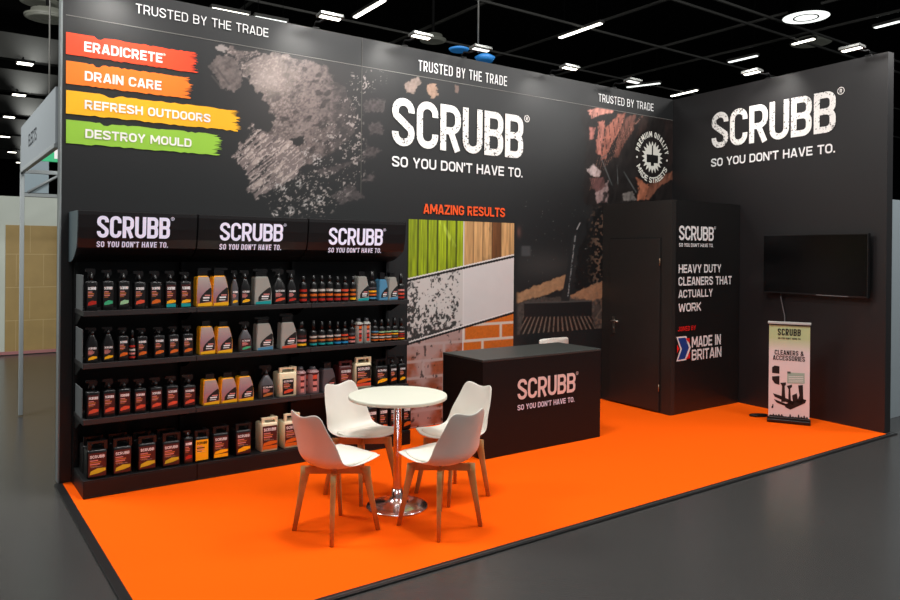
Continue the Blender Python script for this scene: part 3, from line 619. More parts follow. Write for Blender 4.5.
def front_label(w, z0, z1, y, bg, txt, bars, accent, base=None, wide=.8, tail=None):
    """mesh of a printed label: background, brand word, small text bars, accent stroke"""
    names = ['bg']; mb = MB(); mats = [cm(bg), m_white, cm(accent), cm(bars), cm(base) if base else cm(bg), cm('pink')]
    h = z1-z0; x0, x1 = -w*wide/2, w*wide/2
    plate(mb, x0, x1, z0, z1, y, 0)
    if txt: letters(mb, 'SCRUBB', (x0+w*.08*wide, y-.0006, z0+h*.78), UB, (0, 0, 1), w*wide*.84, h*.13, .17, .07, 1 if txt is True else 3, n=1)
    rnd = random.Random(int(w*1e5)+len(accent))
    for i, (zz, l, hh) in enumerate(((.66, .55, .045), (.58, .75, .05), (.50, .68, .05), (.43, .5, .03))): plate(mb, x0+w*.08*wide, x0+w*.08*wide+w*wide*.84*l, z0+h*zz, z0+h*(zz+hh), y-.0006, 3 if i % 2 else 5)
    if base: plate(mb, x0, x1, z0, z0+h*.15, y-.0006, 4); swoosh(mb, x0+.02*w, x1, z0+h*.16, h*.14, y-.0008, 2, .12)
    else: swoosh(mb, x0+.06*w, x1-.02*w, z0+h*.08, h*.17, y-.0008, 2, .2)
    if tail: plate(mb, x0+w*.1, x0+w*wide*.8, z0+h*.40, z0+h*.405, y-.0007, 1)
    return mb, mats
def trigger(w, z0, z1, d, sgn=-1):
    """spray head seen side-on: neck collar, body, nozzle and lever"""
    mb = MB(); h = z1-z0; R = min(w*.2, .016); mb.lathe([(R, z0-.004), (R, z0+h*.3), (R*.7, z0+h*.34), (R*.6, z0+h*.6)], n=12)
    pr = [(-.34, .5), (-.26, .34), (.28, .34), (.48, .5), (.50, .82), (.40, 1.), (-.60, 1.), (-.74, .94), (-.74, .74), (-.34, .68)]
    mb.prism([(sgn*-1*x*w*.68, z0+z*h) for x, z in pr], lambda x, z: (x, -d*.13, z), lambda x, z: (x, d*.13, z))
    lv = [(-.42, .78), (-.34, .78), (-.3, .45), (-.40, .12), (-.47, .14), (-.38, .45)]
    mb.prism([(sgn*-1*x*w*.68, z0+z*h) for x, z in lv], lambda x, z: (x, -d*.08, z), lambda x, z: (x, d*.08, z)); return mb
CACHE = {}
def proto(key, fn):
    if key not in CACHE: CACHE[key] = fn()
    return CACHE[key]
def mobj(name, me, parent): return link(bpy.data.objects.new(name, me), parent)
def fixed(mb, name, mats):
    me = mb.mesh(name, mats); bm = bmesh.new(); bm.from_mesh(me); bmesh.ops.recalc_face_normals(bm, faces=bm.faces); bm.to_mesh(me); bm.free(); return me
def make(kind, w, hb, ht, v, t):
    """parts of one product under thing t; returns depth"""
    w = round(w, 3); hb = round(hb, 2); ht = max(round(ht, 2), hb+.012); key = (kind, w, hb, ht, v)
    def P(nm, fn): me = proto(key+(nm,), fn); return mobj(nm, me, t)
    if kind == 'pump':
        d = w*.8; a = w/2; b = d/2
        P('bottle_body', lambda: fixed(MB().rings([sect(a*.96, b*.96, 0, 6), sect(a, b, .004, 6), sect(a, b, hb*.955, 6), sect(a*.95, b*.95, hb*.985, 5), sect(a*.6, b*.6, hb, 3), sect(a*.24, b*.3, hb+.008, 2), sect(a*.24, b*.3, min(hb+.03, ht-.008), 2)]), 'bottle_body', m_plk))
        P('spray_head', lambda: fixed(trigger(w, min(hb+.012, ht-.01), ht, d), 'spray_head', m_plk))
        bg, ac, base, txt = v
        if base: P('label', lambda: (lambda q: fixed(q[0], 'label', q[1]))(front_label(w, .008, hb*.88, -b-.0012, bg, txt, 'amber', ac, base)))
        else: P('label', lambda: (lambda q: fixed(q[0], 'label', q[1]))(front_label(w, hb*.12, hb*.88, -b-.0012, bg, txt, 'amber', ac)))
    elif kind == 'canister':
        d = min(.09, w*.85); body, base, ins, head = v; b = d/2
        pr = [(-.5, 0), (.5, 0), (.5, .42), (.44, .66), (.28, .97), (.24, 1), (-.42, 1), (-.46, .96), (-.48, .5)]
        def bod():
            mb = MB().prism([(x*w, z*hb) for x, z in pr], lambda x, z: (x, -b, z), lambda x, z: (x, b, z)); me = fixed(mb, 'bottle_body', cm(body))
            bm = bmesh.new(); bm.from_mesh(me); bmesh.ops.bevel(bm, geom=bm.edges[:], offset=.006, segments=2, affect='EDGES'); bm.to_mesh(me); bm.free(); return me
        P('bottle_body', bod)
        def lab():
            mb = MB(); y = -b-.0008
            f = [(-.46, .03), (.465, .03), (.47, .42), (.415, .66), (.255, .97), (-.39, .97), (-.455, .5)]
            mb.add([(x*w, y, z*hb) for x, z in f], [list(range(len(f)))], 0)
            mb.add([(x*w, y-.0005, z*hb) for x, z in ((-.42, .03), (.46, .03), (.46, .15), (-.42, .11))], [(0, 1, 2, 3)], 1)
            g = [(-.28, .13), (.43, .18), (.455, .48), (.43, .60), (.36, .62), (.08, .50), (-.16, .37), (-.27, .26)]
            mb.add([(x*w, y-.001, z*hb) for x, z in g], [list(range(len(g)))], 2)
            plate(mb, -.08*w, .32*w, .27*hb, .32*hb, y-.0016, 3); plate(mb, .02*w, .36*w, .35*hb, .39*hb, y-.0016, 4); plate(mb, -.1*w, .28*w, .2*hb, .225*hb, y-.0016, 3)
            return fixed(mb, 'label', [gradm() if ins == 'grad' else cm(ins), cm(base), m_blk, m_white, cm('pink')])
        P('label', lab)
        if head == 'cap': P('cap', lambda: fixed(MB().box(-.30*w, .2*w, -b*.6, b*.6, hb-.004, ht), 'cap', m_plk))
        else: P('spray_head', lambda: fixed(trigger(w, hb, ht, d, 1 if head == 'right' else -1).box(-.40*w, .22*w, -b*.72, b*.72, hb-.004, hb+(ht-hb)*.6), 'spray_head', m_plk))
    elif kind == 'sprayer':
        d = w*.6; a = w/2; b = d/2; body, ac, lc = v
        P('bottle_body', lambda: fixed(MB().rings([sect(a*.96, b*.96, 0, 4), sect(a, b, .005, 4), sect(a, b, hb*.5, 4), sect(a*.86, b*.9, hb*.7, 3.5), sect(a*.5, b*.62, hb*.88, 3), sect(a*.3, b*.45, hb, 2)]), 'bottle_body', cm(body) if body != 'plk' else m_plk))
        P('spray_head', lambda: fixed(trigger(w, hb-.005, ht, d), 'spray_head', m_plk))
        P('label', lambda: (lambda q: fixed(q[0], 'label', q[1]))(front_label(w, hb*.06, hb*.58, -b-.001, lc, True, 'pink', ac, None, .76)))
    elif kind in ('round', 'tin'):
        a = w/2; cols = v
        P('bottle_body', lambda: fixed(MB().rings([sect(a*.9, a*.9, 0, 2.2), sect(a, a, .006, 2.2), sect(a, a, hb*.86, 2.2), sect(a*.88, a*.88, hb*.93, 2.2), sect(a*.58, a*.58, hb*.985, 2), sect(a*.5, a*.5, hb, 2)]) if kind == 'round' else
                                       MB().rings([sect(a*.95, a*.95, 0, 2.4), sect(a, a, .006, 2.4), sect(a, a, hb*.8, 2.4), sect(a*.93, a*.93, hb*.93, 2.4), sect(a*.6, a*.6, hb, 2.2)]), 'bottle_body', m_plk if kind == 'round' else cm('mauve' if cols[0] == 'pink' else 'silver')))
        def lab():
            n = len(cols); rings = []; ms = []; S_ = 1.18 if kind == 'tin' else 1.; G_ = .62 if kind == 'tin' else .5
            for i, c in enumerate(cols):
                z0 = hb*(.1+.66*S_*i/n); z1 = hb*(.1+.66*S_*(i+G_)/n); z2 = hb*(.1+.66*S_*(i+1)/n)
                rings += [sect(a*1.012, a*1.012, z0, 2.2), sect(a*1.012, a*1.012, z1, 2.2)]; ms += [i, n]
            rings.append(sect(a*1.012, a*1.012, z2, 2.2)); return fixed(MB().rings(rings, ms, cap0=False, cap1=False), 'label', [cm(c) for c in cols]+[cm('black') if kind == 'round' else cm('maroon')])
        P('label', lab)
        P('cap', lambda: fixed(MB().lathe([(a*.52, hb-.004), (a*.52, hb+(ht-hb)*.7), (a*.44, hb+(ht-hb)*.75), (a*.44, ht)], n=14), 'cap', m_plk if kind == 'round' else cm('grey')))
    elif kind == 'jerrycan':
        body, lc, ac, fw, yl = v; a = w/2; d = .15; b = d/2; mm = cm(body) if body != 'plk' else m_plk; H0 = hb; r = .012
        P('can_body', lambda: fixed(MB().rings([sect(a*.95, b*.95, 0, 8, 24), sect(a, b, .006, 8, 24), sect(a, b, H0*.95, 8, 24), sect(a*.95, b*.95, H0*.985, 7, 24), sect(a*.86, b*.88, H0, 7, 24)]), 'can_body', mm))
        def hd():
            mb = MB(); z1 = ht; t_ = .016
            for x in (-a*.72, a*.86): mb.box(x-.011, x+.011, -b*.8, -b*.8+.024, H0-.004, z1-t_)
            mb.box(-a*.72-.011, a*.86+.011, -b*.8, -b*.8+.024, z1-t_, z1)
            mb.box(a*.86-.011, a*.86+.011, -b*.8+.02, b*.6, z1-t_-.004, z1-.004).box(a*.86-.011, a*.86+.011, b*.4, b*.6, H0-.004, z1-t_)
            return fixed(mb, 'handle', mm)
        P('handle', hd)
        P('cap', lambda: fixed(MB().lathe([(.018, H0-.004), (.018, H0+.022), (.015, H0+.025)], (-a*.4, b*.35), 16), 'cap', m_plk))
        def lab():
            q = front_label(w, H0*.08, H0*(.9 if fw else .74), -b-.0014, lc, True if lc != 'yellow' else 'dark', 'amber' if lc != 'yellow' else 'black', ac, yl, .86 if fw else .6, tail=True); return fixed(q[0], 'label', q[1])
        P('label', lab)
    return
ORD = ['first', 'second', 'third', 'fourth', 'fifth', 'sixth', 'seventh', 'eighth', 'ninth', 'tenth', 'eleventh', 'twelfth', 'thirteenth', 'fourteenth', 'fifteenth', 'sixteenth', 'seventeenth', 'eighteenth', 'nineteenth', 'twentieth', 'twenty-first', 'twenty-second', 'twenty-third', 'twenty-fourth', 'twenty-fifth', 'twenty-sixth', 'twenty-seventh']
NAME = dict(pump='spray_bottle', canister='canister', sprayer='trigger_bottle', round='round_bottle', tin='squat_bottle', jerrycan='jerrycan')
CAT = dict(pump='bottle', canister='bottle', sprayer='bottle', round='bottle', tin='bottle', jerrycan='jerrycan')
pb = lambda ac, base=None, bg='black', txt=True: (bg, ac, base, txt)
can = lambda body='yellow', base='yellow', ins='grad', head='cap': (body, base, ins, head)
ROWS = [
 ('top shelf', KZ[0], -.425, [
  ('pump', 86, 98, 281, 269.5, pb('red'), 'black spray bottle with a red label stroke'), ('pump', 102.3, 114.3, 281.5, 270, pb('green'), 'black spray bottle with a green stripe'),
  ('pump', 118.2, 130.2, 281.5, 270.3, pb('palegreen'), 'black spray bottle with a pale green stripe'), ('pump', 134, 146.2, 281.5, 271, pb('salmon'), 'black spray bottle with a salmon red stroke'),
  ('pump', 150, 162, 281.5, 271.3, pb('orange'), 'black spray bottle with an orange stroke'), ('pump', 165.5, 177, 281.7, 271.6, pb('yellow', 'teal', 'darkred'), 'black spray bottle with yellow and teal base'),
  ('pump', 180.3, 192, 282, 272, pb('yellow', 'teal', 'darkred'), 'black spray bottle with yellow and teal base'),
  ('canister', 196.5, 212.5, 276, 268.5, can(head='right'), 'yellow and mauve canister with black spray head'), ('canister', 212.8, 229, 276, 268, can(head='right'), 'yellow and mauve canister with black spray head'),
  ('sprayer', 231.5, 239, 278, 270.5, ('grey', 'yellow', 'grey'), 'smoke grey trigger bottle'), ('sprayer', 240.5, 251.5, 278, 270, ('plk', 'yellow', 'black'), 'black trigger bottle with a yellow stroke'),
  ('canister', 254.5, 272, 276.5, 269, can('silver', 'teal', 'silver', 'left'), 'silver canister with teal base and black spray head'), ('sprayer', 273.3, 287, 277.5, 269.5, ('plk', 'salmon', 'black'), 'black trigger bottle with an orange red stroke'),
  ('sprayer', 287.5, 297.3, 278, 270.5, ('plk', 'red', 'black'), 'slim black trigger bottle with a red stroke'), ('round', 301.5, 308, 281.5, 275.5, ('red', 'orange', 'red'), 'small black bottle with red and orange bands'),
  ('round', 312, 318, 281.5, 275.5, ('red', 'orange', 'white'), 'small black bottle with white, orange and red bands'), ('round', 320.2, 326.2, 281.8, 275.8, ('red', 'orange', 'white'), 'small black bottle with white, orange and red bands'),
  ('round', 328, 334, 282, 276, ('red', 'orange', 'white'), 'small black bottle with white, orange and red bands'), ('round', 336, 342, 282, 276.2, ('red', 'orange', 'white'), 'small black bottle with white, orange and red bands'),
  ('round', 343.7, 349.5, 282.2, 276.5, ('red', 'orange', 'salmon'), 'small black bottle with salmon, orange and red bands'), ('round', 351.8, 357, 282.3, 276.6, ('yellow', 'orange', 'amber'), 'small black bottle with amber and yellow bands'),
  ('canister', 357.5, 369.3, 276.8, 272.3, can('silver', 'teal', 'silver'), 'silver canister with teal base'), ('round', 370.2, 378, 281, 272, ('skyblue', 'orange', 'yellow', 'grey'), 'black bottle with yellow bands and blue base'),
  ('canister', 379.2, 388.3, 279, 272.5, can('skyblue', 'skyblue', 'skyblue'), 'light blue canister'), ('canister', 388.8, 398.3, 277, 272.8, can('silver', 'skyblue', 'silver'), 'silver canister with blue base'),
  ('round', 399.7, 405.5, 283, 274, ('red', 'salmon', 'pink'), 'small black bottle with pink and red bands')]),
 ('second shelf', KZ[1], -.425, [
  ('sprayer', 86, 99, 333, 327.5, ('plk', 'yellow', 'black'), 'black trigger bottle with a yellow stroke'), ('sprayer', 102.3, 115, 333, 327.5, ('plk', 'yellow', 'black'), 'black trigger bottle with a yellow stroke'),
  ('pump', 118.3, 129, 336.5, 328.5, pb('orange'), 'black spray bottle with an orange stripe'), ('round', 129.8, 135.8, 338, 330, ('red', 'pink', 'white', 'red'), 'slim bottle with red and white bands'),
  ('pump', 137, 148, 336, 327.8, pb('orange'), 'black spray bottle with an orange stripe'), ('pump', 153.8, 165.3, 335.3, 327, pb('orange'), 'black spray bottle with an orange stripe'),
  ('pump', 168.6, 179.5, 334.5, 326.3, pb('orange'), 'black spray bottle with an orange stripe'), ('pump', 182.8, 193.7, 334.2, 325.5, pb('orange'), 'black spray bottle with an orange stripe'),
  ('canister', 199.5, 215.8, 326.5, 321.8, can(), 'yellow and mauve canister with a black cap'), ('canister', 217, 232.8, 326.5, 321.8, can(), 'yellow and mauve canister with a black cap'),
  ('sprayer', 240, 252.3, 329, 321.5, ('grey', 'green', 'maroon'), 'smoke grey trigger bottle with a green base'), ('canister', 256.5, 273.7, 323.2, 317.2, can('silver', 'skyblue', 'silver', 'left'), 'silver canister with blue base and black spray head'),
  ('canister', 281, 297.3, 322, 314, can('silver', 'salmon', 'silver', 'left'), 'silver canister with orange base and black spray head'), ('round', 299, 307.7, 329, 322, ('yellow', 'pink', 'maroon'), 'black bottle with a yellow base band'),
  ('round', 311.6, 318.3, 330, 321.5, ('teal', 'amber', 'white'), 'small bottle with white and amber bands and teal base'), ('round', 320, 326.5, 329.8, 321.5, ('teal', 'amber', 'white'), 'small bottle with white and amber bands and teal base'),
  ('round', 328, 334.3, 329.5, 321.5, ('teal', 'amber', 'white'), 'small bottle with white and amber bands and teal base'), ('round', 336, 342, 329.3, 321.5, ('blue', 'orange', 'white'), 'small bottle with white and orange bands and blue base'),
  ('round', 343.3, 349.2, 329, 321.3, ('blue', 'amber', 'salmon'), 'small bottle with amber bands and blue base'), ('round', 350.5, 356.2, 327.5, 320.5, ('pink', 'salmon', 'grey'), 'small bottle with pink and salmon bands'),
  ('tin', 356.9, 364.2, 322, 319, ('salmon', 'red', 'pink', 'orange'), 'squat bottle with orange bands under a silver shoulder'), ('tin', 364.6, 372, 322, 318.5, ('salmon', 'red', 'pink', 'orange'), 'squat bottle with orange bands under a silver shoulder'),
  ('round', 373.6, 379.4, 326, 319.5, ('orange', 'white', 'amber', 'skyblue'), 'small bottle with blue and orange bands'), ('round', 380, 386, 326, 319.3, ('orange', 'white', 'orange', 'palegreen'), 'small bottle with orange and pale bands'),
  ('round', 386.8, 392.6, 326, 319.2, ('orange', 'white', 'orange', 'palegreen'), 'small bottle with orange and pale bands'), ('round', 393.2, 399.4, 326, 318, ('orange', 'grey', 'yellow', 'palegreen'), 'small bottle with yellow and orange bands'),
  ('round', 400, 405.6, 326, 319, ('yellow', 'red', 'red', 'white'), 'small bottle with red bands and yellow base')]),
 ('third shelf', KZ[2], -.425, [
  ('pump', 86.5, 100.3, 392, 380.5, pb('salmon', None, 'maroon'), 'black spray bottle with maroon label and red patch'), ('pump', 103, 116, 390.5, 380, pb('salmon', None, 'maroon'), 'black spray bottle with maroon label and red patch'),
  ('pump', 118.3, 131.3, 389.5, 379.5, pb('salmon', None, 'maroon'), 'black spray bottle with maroon label and red patch'), ('pump', 134.2, 146.8, 388.7, 379, pb('salmon', None, 'maroon'), 'black spray bottle with maroon label and red patch'),
  ('pump', 150.2, 162.8, 387.3, 378, pb('salmon', None, 'maroon'), 'black spray bottle with maroon label and red patch'), ('pump', 166.2, 179, 386.5, 377, pb('salmon', None, 'maroon'), 'black spray bottle with maroon label and red patch'),
  ('pump', 183.3, 196.2, 385, 375.5, pb('salmon', None, 'maroon'), 'black spray bottle with maroon label and red patch'),
  ('canister', 203, 220, 379, 374.5, can(), 'yellow and mauve canister with a black cap'), ('canister', 221, 237.5, 377.5, 373, can(), 'yellow and mauve canister with a black cap'), ('canister', 238.2, 254, 376, 371.5, can(), 'yellow and mauve canister with a black cap'),
  ('sprayer', 260.5, 275, 375.5, 366, ('grey', 'amber', 'black'), 'smoke grey trigger bottle with amber label'), ('jerrycan', 279, 297.3, 372.8, 367.5, ('cream', 'black', 'salmon', False, None), 'cream jerrycan with a small black label'),
  ('tin', 297.8, 307.5, 371, 367.5, ('pink', 'pink', 'pink'), 'squat pink labelled bottle'), ('tin', 309.5, 320.8, 370.2, 367, ('pink', 'pink', 'salmon'), 'squat pink labelled bottle'),
  ('canister', 322.5, 336, 368.5, 363, can('grey', 'grey', 'grey'), 'smoke grey canister with pink marks'), ('jerrycan', 339.5, 352.6, 366.3, 361, ('maroon', 'maroon', 'maroon', True, None), 'dark red jerrycan'),
  ('jerrycan', 355.5, 372, 363.5, 358, ('cream', 'black', 'orange', True, 'salmon'), 'cream jerrycan with a large black and orange label'), ('jerrycan', 376, 388.3, 365.5, 359.5, ('plk', 'black', 'yellow', True, None), 'black jerrycan with a yellow stroke'),
  ('pump', 390, 397.6, 364.5, 357, pb('orange'), 'black spray bottle with an orange stroke'), ('pump', 399, 406.2, 364, 356.5, pb('yellow'), 'black spray bottle with a yellow stroke')]),
 ('bottom shelf', KB, -.47, [
  ('jerrycan', 87, 107.6, 450, 441.5, ('plk', 'maroon', 'olive', True, None), 'black jerrycan with an olive swoosh and orange heading'), ('jerrycan', 112.8, 132.2, 446.5, 439, ('plk', 'maroon', 'olive', True, None), 'black jerrycan with an olive swoosh'),
  ('jerrycan', 137.8, 156.7, 443.3, 436, ('plk', 'maroon', 'olive', True, None), 'black jerrycan with an olive swoosh'), ('jerrycan', 162.3, 180.5, 440.8, 433.5, ('plk', 'maroon', 'olive', True, None), 'black jerrycan with an olive swoosh'),
  ('pump', 184, 193.3, 437.5, 431.5, pb('red', None, 'maroon'), 'slim black bottle with a red patch'), ('jerrycan', 194.8, 209.3, 437, 431, ('plk', 'yellow', 'yellow', True, 'yellow'), 'jerrycan with an all yellow label'),
  ('jerrycan', 213, 229.2, 433.5, 427.5, ('plk', 'maroon', 'yellow', True, 'yellow'), 'black jerrycan with a yellow base stripe'), ('jerrycan', 235.6, 251.8, 430.5, 424, ('plk', 'maroon', 'yellow', True, None), 'black jerrycan with twin yellow strokes'),
  ('jerrycan', 261.5, 278.3, 423.5, 418, ('cream', 'maroon', 'orange', True, 'orange'), 'cream jerrycan with an orange label'), ('jerrycan', 284, 300.5, 421, 414.5, ('cream', 'maroon', 'orange', True, 'orange'), 'cream jerrycan with an orange label'),
  ('jerrycan', 368, 377.5, 406.5, 401.5, ('plk', 'black', 'salmon', True, None), 'slim black jerrycan with a salmon stroke'), ('jerrycan', 379.2, 388.3, 406, 401, ('plk', 'black', 'orange', True, None), 'slim black jerrycan with an orange stroke'),
  ('jerrycan', 390.2, 399, 405, 400.5, ('plk', 'black', 'red', True, None), 'slim black jerrycan with a red stroke'), ('jerrycan', 403, 411.3, 404, 399.5, ('plk', 'black', 'orange', True, None), 'slim black jerrycan with an orange stroke')])]
for shelf, z, yf, items in ROWS:
    for i, (kind, xl, xr, yb, yt, v_, desc) in enumerate(items):
        a, b = at(xl, yb, y=yf), at(xr, yb, y=yf); w = b.x-a.x
        if kind in ('round', 'tin'): w *= 1.06
        hb = at((xl+xr)/2, yb, y=yf).z-z; ht = at((xl+xr)/2, yt, y=yf).z-z
        d = {'pump': w*.8, 'canister': min(.09, w*.85), 'sprayer': w*.6, 'jerrycan': .15}.get(kind, w)
        last = i == len(items)-1; o_ = 'last' if last else ORD[i]
        hb = max(hb, .05)
        label = f'{desc}, {o_} from left on {shelf}'
        t = thing(NAME[kind], label, CAT[kind], ((a.x+b.x)/2, yf+d/2, z+.0005), 0, 'products on the '+shelf)
        make(kind, w, hb, ht, v_, t)
        # the second can or bottle of the leftmost stacks, seen past the first
        if (shelf == 'bottom shelf' and i < 4):
            t2 = thing(NAME[kind], f'black jerrycan standing directly behind the {o_} jerrycan of the bottom shelf', 'jerrycan', ((a.x+b.x)/2, yf+d*1.5+.015, z+.0005), 0, 'back row of jerrycans')
            make(kind, w, hb, ht, v_, t2)
# ------------------------------------------------------------------ counter
c0, c1, cy0, cy1, ch = 3.006, 4.437, -.69, -1.275, .843
ct = thing('reception_counter', 'black box reception counter with a logo on its front', 'counter', (c0, cy1, 0))
cw, cd_ = c1-c0, cy0-cy1
MB().box(0, cw, 0, .018, .0, ch-.02).box(0, .018, .0185, cd_-.0185, 0, ch-.02).box(cw-.018, cw, .0185, cd_-.0185, 0, ch-.02).box(0, cw, cd_-.018, cd_, 0, ch-.02).build('body', m_counter, ct, bevel=.002)
MB().box(-.002, cw+.002, -.002, cd_+.002, ch-.0195, ch).build('top', m_ctop, ct, bevel=.003)
PC = (Vector((c0, cy1, 0)), Vector((0, -1, 0)), UB)
def ctext(mb, text, bl, br, tl, m, t, gap, reg=False):
    p, q_, r_ = at(*bl, y=cy1), at(*br, y=cy1), at(*tl, y=cy1); letters(mb, text, (p.x-c0, -.004, p.z), UB, (0, 0, 1), q_.x-p.x, r_.z-p.z, t, gap, m, reg=reg)
mb = MB(); ctext(mb, 'SCRUBB', (517.2, 400), (575, 394.5), (517.2, 379.5), 0, .16, .055, 1.1); ctext(mb, "SO YOU DON'T HAVE TO.", (517.2, 410.5), (574, 404.5), (517.2, 405), 1, .18, .11)
mb.build('lettering', [m_pinkw, m_offw], ct)
# ------------------------------------------------------------------ bistro table
tb = thing('bistro_table', 'round white bistro table on a chrome column and disc foot', 'table', (1.824, -1.835, 0))
MB().lathe([(.330, .742), (.337, .745), (.3385, .752), (.3385, .760), (.337, .766), (.332, .768)], n=96).build('table_top', m_ttop, tb)
MB().lathe([(.028, .02), (.028, .732), (.06, .734), (.06, .7415)], n=32, cap0=False).build('column', m_chrome, tb)
MB().lathe([(.212, 0), (.212, .006), (.205, .011), (.16, .018), (.09, .030), (.055, .048), (.04, .075), (.034, .12), (.0285, .121)], n=96, cap1=False).build('foot_disc', m_chrome, tb)
# ------------------------------------------------------------------ chairs
def chair_shell():
    # centre line from seat front to top of back: (y, z, half width, side lift, forward wrap)
    K = [(.240, .450, .165), (.205, .452, .197), (.12, .440, .215), (.02, .420, .220), (-.07, .410, .220), (-.145, .418, .220), (-.192, .452, .219), (-.212, .50, .214), (-.227, .56, .203), (-.244, .625, .187), (-.261, .69, .169), (-.273, .735, .156), (-.281, .764, .142)]
    nu = 14; vs_, fs = [], []
    n = len(K)
    for i, (y, z, hw) in enumerate(K):
        y0, z0, _ = K[max(i-1, 0)]; y1, z1, _ = K[min(i+1, n-1)]; t = Vector((0, y1-y0, z1-z0)).normalized(); nn = Vector((0, -t.z, t.y)) # normal: up for seat, forward for back
        nn = Vector((0, t.z, -t.y)); 
        if i < 6 and nn.z < 0: nn = -nn
        if i >= 6 and nn.y < 0: nn = -nn
        s = i/(n-1); lift = .018+.055*math.exp(-((s-.52)/.2)**2)+.02*(s > .6)*(1-(s-.6))
        for j in range(nu+1):
            u_ = -1+2*j/nu; p = Vector((hw*u_, y, z))+nn*(lift*abs(u_)**2.4)
            if i >= n-3: p.z += (.009 if i == n-1 else .005 if i == n-2 else .001)*(math.cos((abs(u_)-.8)*math.pi*1.3)) - (.012 if i == n-1 else 0)*max(0, abs(u_)-.85)/.15
            if i == 0: p.y -= .05*abs(u_)**3
            vs_.append(p)
    for i in range(n-1):
        for j in range(nu): a = i*(nu+1)+j; fs.append((a, a+1, a+nu+2, a+nu+1))
    return vs_, fs, K, nu
vs_, fs, K, nu = chair_shell()
def shell_mesh():
    mb = MB(); mb.add(vs_, fs, 0, True); o = mb.build('shell', m_chair)
    s = o.modifiers.new('solid', 'SOLIDIFY'); s.thickness = .009; s.offset = -1
    b = o.modifiers.new('sub', 'SUBSURF'); b.levels = 2; b.render_levels = 2
    return o
def leg_mb(sx, sy):
    top = Vector((sx*.135, sy*.125-.01, .402)); bot = Vector((sx*.185, sy*.185, .0)); R = []
    out = Vector((sx, sy, 0)).normalized(); tg = Vector((-out.y, out.x, 0))
    for k_, (f, a, b) in enumerate(((0, .0145, .012), (.5, .0185, .0145), (.85, .026, .016), (1., .034, .016))):
        c = bot.lerp(top, f); ring = []
        for i in range(12): an = 2*math.pi*(i+.5)/12; cc, ss = math.cos(an), math.sin(an); ring.append(c+out*(a*math.copysign(abs(cc)**.6, cc))+tg*(b*math.copysign(abs(ss)**.6, ss)))
        R.append(ring)
    return MB().rings(R)
def make_chair(label, loc, rz, group):
    t = thing('chair', label, 'chair', loc, rz, group)
    sh = shell_mesh(); sh.parent = t
    # seat pad
    pad = []; f2 = []
    for i in range(9):
        for j in range(13):
            a = -1+2*j/12; b = -1+2*i/8
            # map square to rounded pad
            x_ = a*math.sqrt(1-b*b*.42)*.19; y_ = .03+b*math.sqrt(1-a*a*.36)*.185; r_ = max(abs(a), abs(b)); e_ = math.sqrt(max(0, 1-r_**4))
            base = .436+.018*sstep(.05, .2, np.array(y_)).item()+.02*abs(a)**2.4
            pad.append((x_, y_, base+.004+.024*e_)); 
    for i in range(8):
        for j in range(12): k_ = i*13+j; f2.append((k_, k_+1, k_+14, k_+13))
    mb = MB(); mb.add(pad, f2, 0, True); p = mb.build('seat_pad', m_cush, t); s = p.modifiers.new('solid', 'SOLIDIFY'); s.thickness = .02; s.offset = -1
    b = p.modifiers.new('sub', 'SUBSURF'); b.levels = 1; b.render_levels = 1
    fr = MB()
    for sx, sy in ((1, 1), (-1, -1)):
        pass
    for ang in (45, -45):
        T = Matrix.Translation((0, -.01, 0)) @ Matrix.Rotation(math.radians(ang), 4, 'Z'); fr.box(-.19, .19, -.014, .014, .358, .403, 0, T if ang == 45 else T @ Matrix.Translation((0, 0, .0005)))
    fr.build('leg_frame', m_wood, t, bevel=.004)
    for sx in (-1, 1):
        for sy in (-1, 1): fix_normals(leg_mb(sx, sy).build('leg', m_wood, t))
    return t
g_ = 'shell chairs round the bistro table'
ang = lambda deg: math.radians(deg-90)
make_chair('white shell chair front left of the table, its back towards the left edge', (1.28, -1.995, 0), ang(12), g_)
make_chair('white shell chair front right of the table, smooth back towards the grey floor', (1.857, -2.30, 0), ang(99), g_)
make_chair('white padded shell chair behind the table, back towards the shelving', (1.752, -1.468, 0), ang(-75), g_)
make_chair('white shell chair right of the table, between table and black counter', (2.28, -1.85, 0), ang(184), g_)
# staff chair behind the counter
sc = thing('staff_chair', 'white chair mostly hidden behind the black counter, only its back top showing', 'chair', (4.86, -.20, 0), math.pi)
MB().rings([[(x*w_, -.02+dy, z) for x, dy in ((-1, .0), (-.6, -.012), (0, -.018), (.6, -.012), (1, 0), (1, .018), (0, .002), (-1, .018))] for z, w_ in ((.56, .19), (.60, .215), (.78, .215), (.80, .208), (.808, .19))]).build('backrest', m_chair, sc)
MB().box(-.21, .21, -.02, .38, .44, .47).build('seat', m_chair, sc, bevel=.012)
for sx in (-1, 1):
    for y_ in (.02, .36): MB().tube([(sx*.18, y_, .44), (sx*.2, y_, 0)], .011).build('leg', m_chrome, sc)
    MB().tube([(sx*.15, .01, .45), (sx*.15, -.005, .6)], .009).build('back_post', m_chrome, sc)
